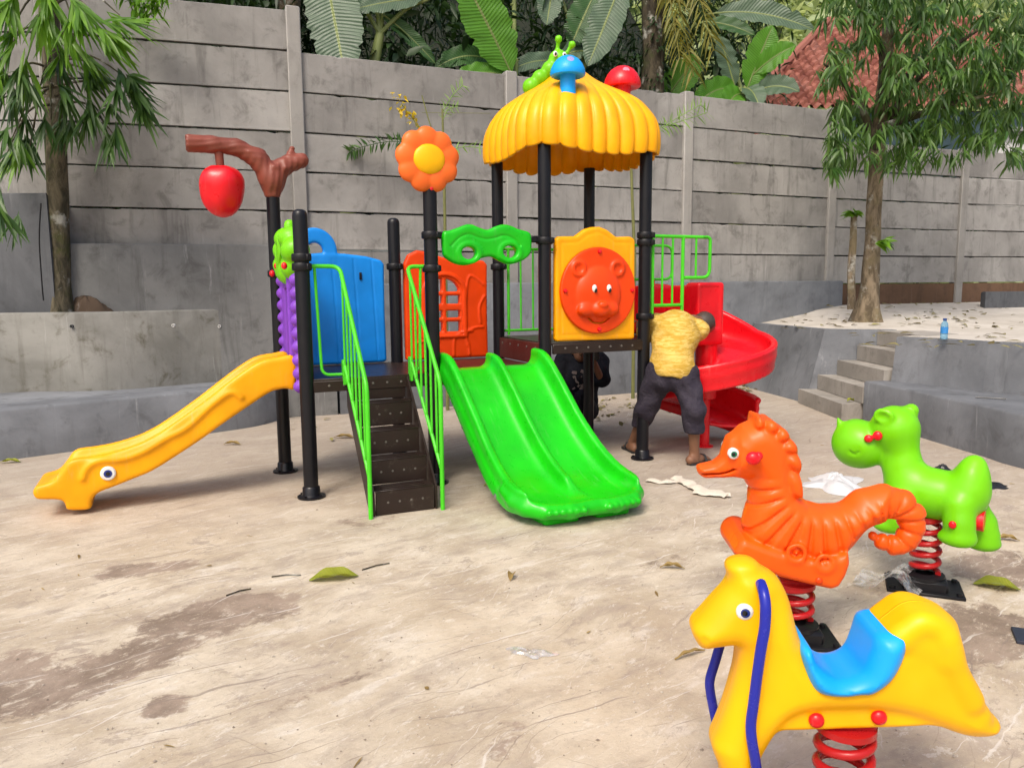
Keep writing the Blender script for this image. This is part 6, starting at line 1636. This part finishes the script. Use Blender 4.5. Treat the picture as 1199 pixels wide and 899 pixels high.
def crumple(name, label, cat, c, rx, ry, h, rz, mat, seed, pw=1.0, cut=.25):
    r_ = np.random.default_rng(seed); NR_, NA_ = 9, 40; V = [(0,0,h*.62)]; ph = r_.uniform(0,6.3,12)
    for i in range(1, NR_+1):
        for k in range(NA_):
            a = 2*math.pi*k/NA_; q = i/NR_; e = 1+cut*(math.sin(2*a+ph[0])+.7*math.sin(3*a+ph[1])+.6*math.sin(5*a+ph[2])+.3*math.sin(9*a+ph[8]))
            x, y = q*rx*e*math.cos(a), q*ry*e*math.sin(a)
            z = h*(1-q**2.2)*(.55+.25*math.sin(x/rx*5+ph[3])+.2*math.sin(y/ry*6+x/rx*4+ph[4]))+h*.24*abs(math.sin(x/rx*9+y/ry*7+ph[5]))*(1.1-q)+h*.16*abs(math.sin(x/rx*17-y/ry*11+ph[6]))*(1.15-q)
            V.append((x, y, max(.004, z)))
    Fc = [(0, 1+k, 1+(k+1)%NA_) for k in range(NA_)]
    for i in range(NR_-1):
        for k in range(NA_): Fc.append((1+i*NA_+k, 1+(i+1)*NA_+k, 1+(i+1)*NA_+(k+1)%NA_, 1+i*NA_+(k+1)%NA_))
    return tag(obj(name, V, Fc, mat, None, loc=c, rot=(0,0,rz)), label, cat)
t = NT('white plastic bag'); v = t.coord(); p = t.bsdf(c4((.78,.79,.80)), .3, t.bump(t.noise(v, 22, 5, .6, 1), .5, .02), .5); tl = t.n('ShaderNodeBsdfTranslucent', i_Color=(.8,.8,.82,1)); mx = t.n('ShaderNodeMixShader', i_Fac=.25); t.t.links.new(p, mx.inputs[1]); t.t.links.new(tl.outputs[0], mx.inputs[2]); M['bag'] = t.done(mx.outputs[0])
M['paper'] = flat('cream paper', (.66,.60,.50), .7); M['black_sheet'] = flat('black plastic sheet', (.015,.015,.018), .35); M['navy'] = flat('dark blue mat', (.025,.03,.05), .6)
crumple('plastic_bag', 'crumpled white plastic bag on the ground behind the seahorse', 'plastic bag', gnd(978,568), .25, .23, .075, R_(-12), M['bag'], 5)
pp_ = thing('torn_paper', 'torn cream paper strips on the ground at the foot of the green slide', 'paper', gnd(808,572))
def strip(pts, w, dz): 
    P = smooth_path([gnd(x,y)-gnd(808,572) for x, y in pts], 5); V = []
    for i, p in enumerate(P):
        d = (P[min(i+1,len(P)-1)]-P[max(i-1,0)]).normalized(); s_ = Vector((-d.y,d.x,0)); ww = w*(.7+.5*abs(math.sin(i*1.3+dz*50)))
        z = .006+dz+.018*abs(math.sin(i*.8+dz*90)); V += [p+s_*ww+Vector((0,0,z)), p+Vector((0,0,z+.008)), p-s_*ww+Vector((0,0,z*.6))]
    obj('strip', V, [(i*3+c,i*3+c+1,(i+1)*3+c+1,(i+1)*3+c) for i in range(len(P)-1) for c in (0,1)], M['paper'], pp_)
strip([(757,563),(778,566),(798,564)], .035, .0); strip([(790,562),(805,568),(820,576),(852,583)], .045, .01); strip([(812,578),(832,581),(855,582)], .03, .004)
M['film2'] = M['film']
crumple('plastic_scrap', 'clear crumpled plastic scrap on the screed left of the horse', 'plastic scrap', gnd(622,765), .085, .045, .02, R_(-10), M['film2'], 8)
crumple('plastic_sheet', 'black plastic piece on the ground beyond the back of the hippo', 'plastic sheet', gnd(1101,551), .09, .07, .045, R_(5), M['black_sheet'], 11, cut=.1)
crumple('plastic_sheet', 'flat black plastic flap on the ground right of the hippo rump', 'plastic sheet', gnd(1160,569), .12, .10, .03, R_(-30), M['black_sheet'], 14, cut=.2)
pm_ = gnd(1198,748); tag(MB().box((0,0,.008), (.06,.075,.008), b=.003).build('mat_piece', M['navy'], loc=pm_+Vector((.03,0,0)), rot=(0,0,R_(-25))), 'small dark blue mat piece at the right edge near the horse tail', 'mat')
# rod and scrap on the right bench
p, q = gnd(1142,466,.445), gnd(1178,468,.445); tag(MB().tube([p+Vector((0,0,.008)), q+Vector((0,0,.008))], .006, 6).build('steel_rod', M['black_metal']), 'thin dark steel rod lying on the right concrete bench', 'rod')
# bottle
bp_ = gnd(1105,398,.92); bp_.z = tz(bp_.x, bp_.y)
bo = thing('bottle', 'blue plastic water bottle with a dark blue cap on the terrace edge', 'bottle', bp_); bo.scale = (.88,.88,.86)
t = NT('clear blue plastic'); g_ = t.n('ShaderNodeBsdfGlass', i_Color=(.65,.85,.95,1), i_Roughness=.06, i_IOR=1.2); d_ = t.n('ShaderNodeBsdfDiffuse', i_Color=(.30,.55,.75,1)); mx = t.n('ShaderNodeMixShader', i_Fac=.35); t.t.links.new(g_.outputs[0], mx.inputs[1]); t.t.links.new(d_.outputs[0], mx.inputs[2]); M['pet'] = t.done(mx.outputs[0])
MB().lathe([(.001,0),(.036,.003),(.04,.012),(.04,.06),(.037,.065),(.04,.07),(.04,.165),(.036,.19),(.018,.222),(.016,.232)], (0,0,0), 20).build('bottle_body', M['pet'], bo)
MB().lathe([(.041,.075),(.041,.15)], (0,0,0), 20).build('bottle_label', flat('blue label', (.04,.25,.62), .5), bo)
MB().lathe([(.021,.226),(.021,.252),(.001,.254)], (0,0,0), 16).build('bottle_cap', flat('dark blue cap', (.02,.06,.22), .4), bo)
wb = MB(); wp = gnd(875,452); tag(MB().lathe([(.001,0),(.032,.003),(.034,.15),(.03,.18),(.014,.20),(.014,.22),(.001,.222)], (0,0,.034), 16, Matrix.Rotation(R_(90),3,'Y')).build('bottle', M['pet'], loc=wp), 'clear plastic bottle lying among litter at the foot of the leaning retaining wall', 'bottle')
# rough black hose on the planter
h_ = [dep(x, y, 7.95) for x, y in ((51,352),(49,330),(46,280),(48,238))]
tag(MB().tube(smooth_path(h_, 5), .007, 8).build('hose', M['black_plastic']), 'black hose hanging down the dark wall beside the left tree trunk', 'hose')

# ------------------------------------------------------------------ light
EL, AZ = R_(52), R_(203)      # sun height; compass of the sun seen from above (0 = +Y, clockwise)
w = bpy.data.worlds.new('World'); scene.world = w; w.use_nodes = True; nt = w.node_tree; nt.nodes.clear()
sk = nt.nodes.new('ShaderNodeTexSky'); sk.sky_type = 'NISHITA'; sk.sun_disc = False; sk.sun_elevation = EL; sk.sun_rotation = AZ; sk.dust_density = 6.0; sk.air_density = 1.0; sk.ozone_density = .6; sk.altitude = 50
bg = nt.nodes.new('ShaderNodeBackground'); bg.inputs[1].default_value = .15; ow = nt.nodes.new('ShaderNodeOutputWorld')
nt.links.new(sk.outputs[0], bg.inputs[0]); nt.links.new(bg.outputs[0], ow.inputs[0])
sd_ = bpy.data.lights.new('sun', 'SUN'); sd_.energy = 1.35; sd_.angle = R_(16); sd_.color = (1.0,.95,.87)
so_ = bpy.data.objects.new('sun', sd_); COL.objects.link(so_)
dirv = Vector((math.sin(AZ)*math.cos(EL), math.cos(AZ)*math.cos(EL), math.sin(EL)))
so_.rotation_euler = dirv.to_track_quat('Z','Y').to_euler(); so_.location = dirv*30
scene.view_settings.view_transform = 'Standard'; scene.view_settings.look = 'None'; scene.view_settings.gamma = 1.0; scene.view_settings.use_curve_mapping = False
scene.view_settings.exposure = 0.42
scene.render.engine = 'CYCLES'
try:
    scene.cycles.use_denoising = True
    scene.cycles.max_bounces = 8; scene.cycles.transparent_max_bounces = 12
except Exception: pass
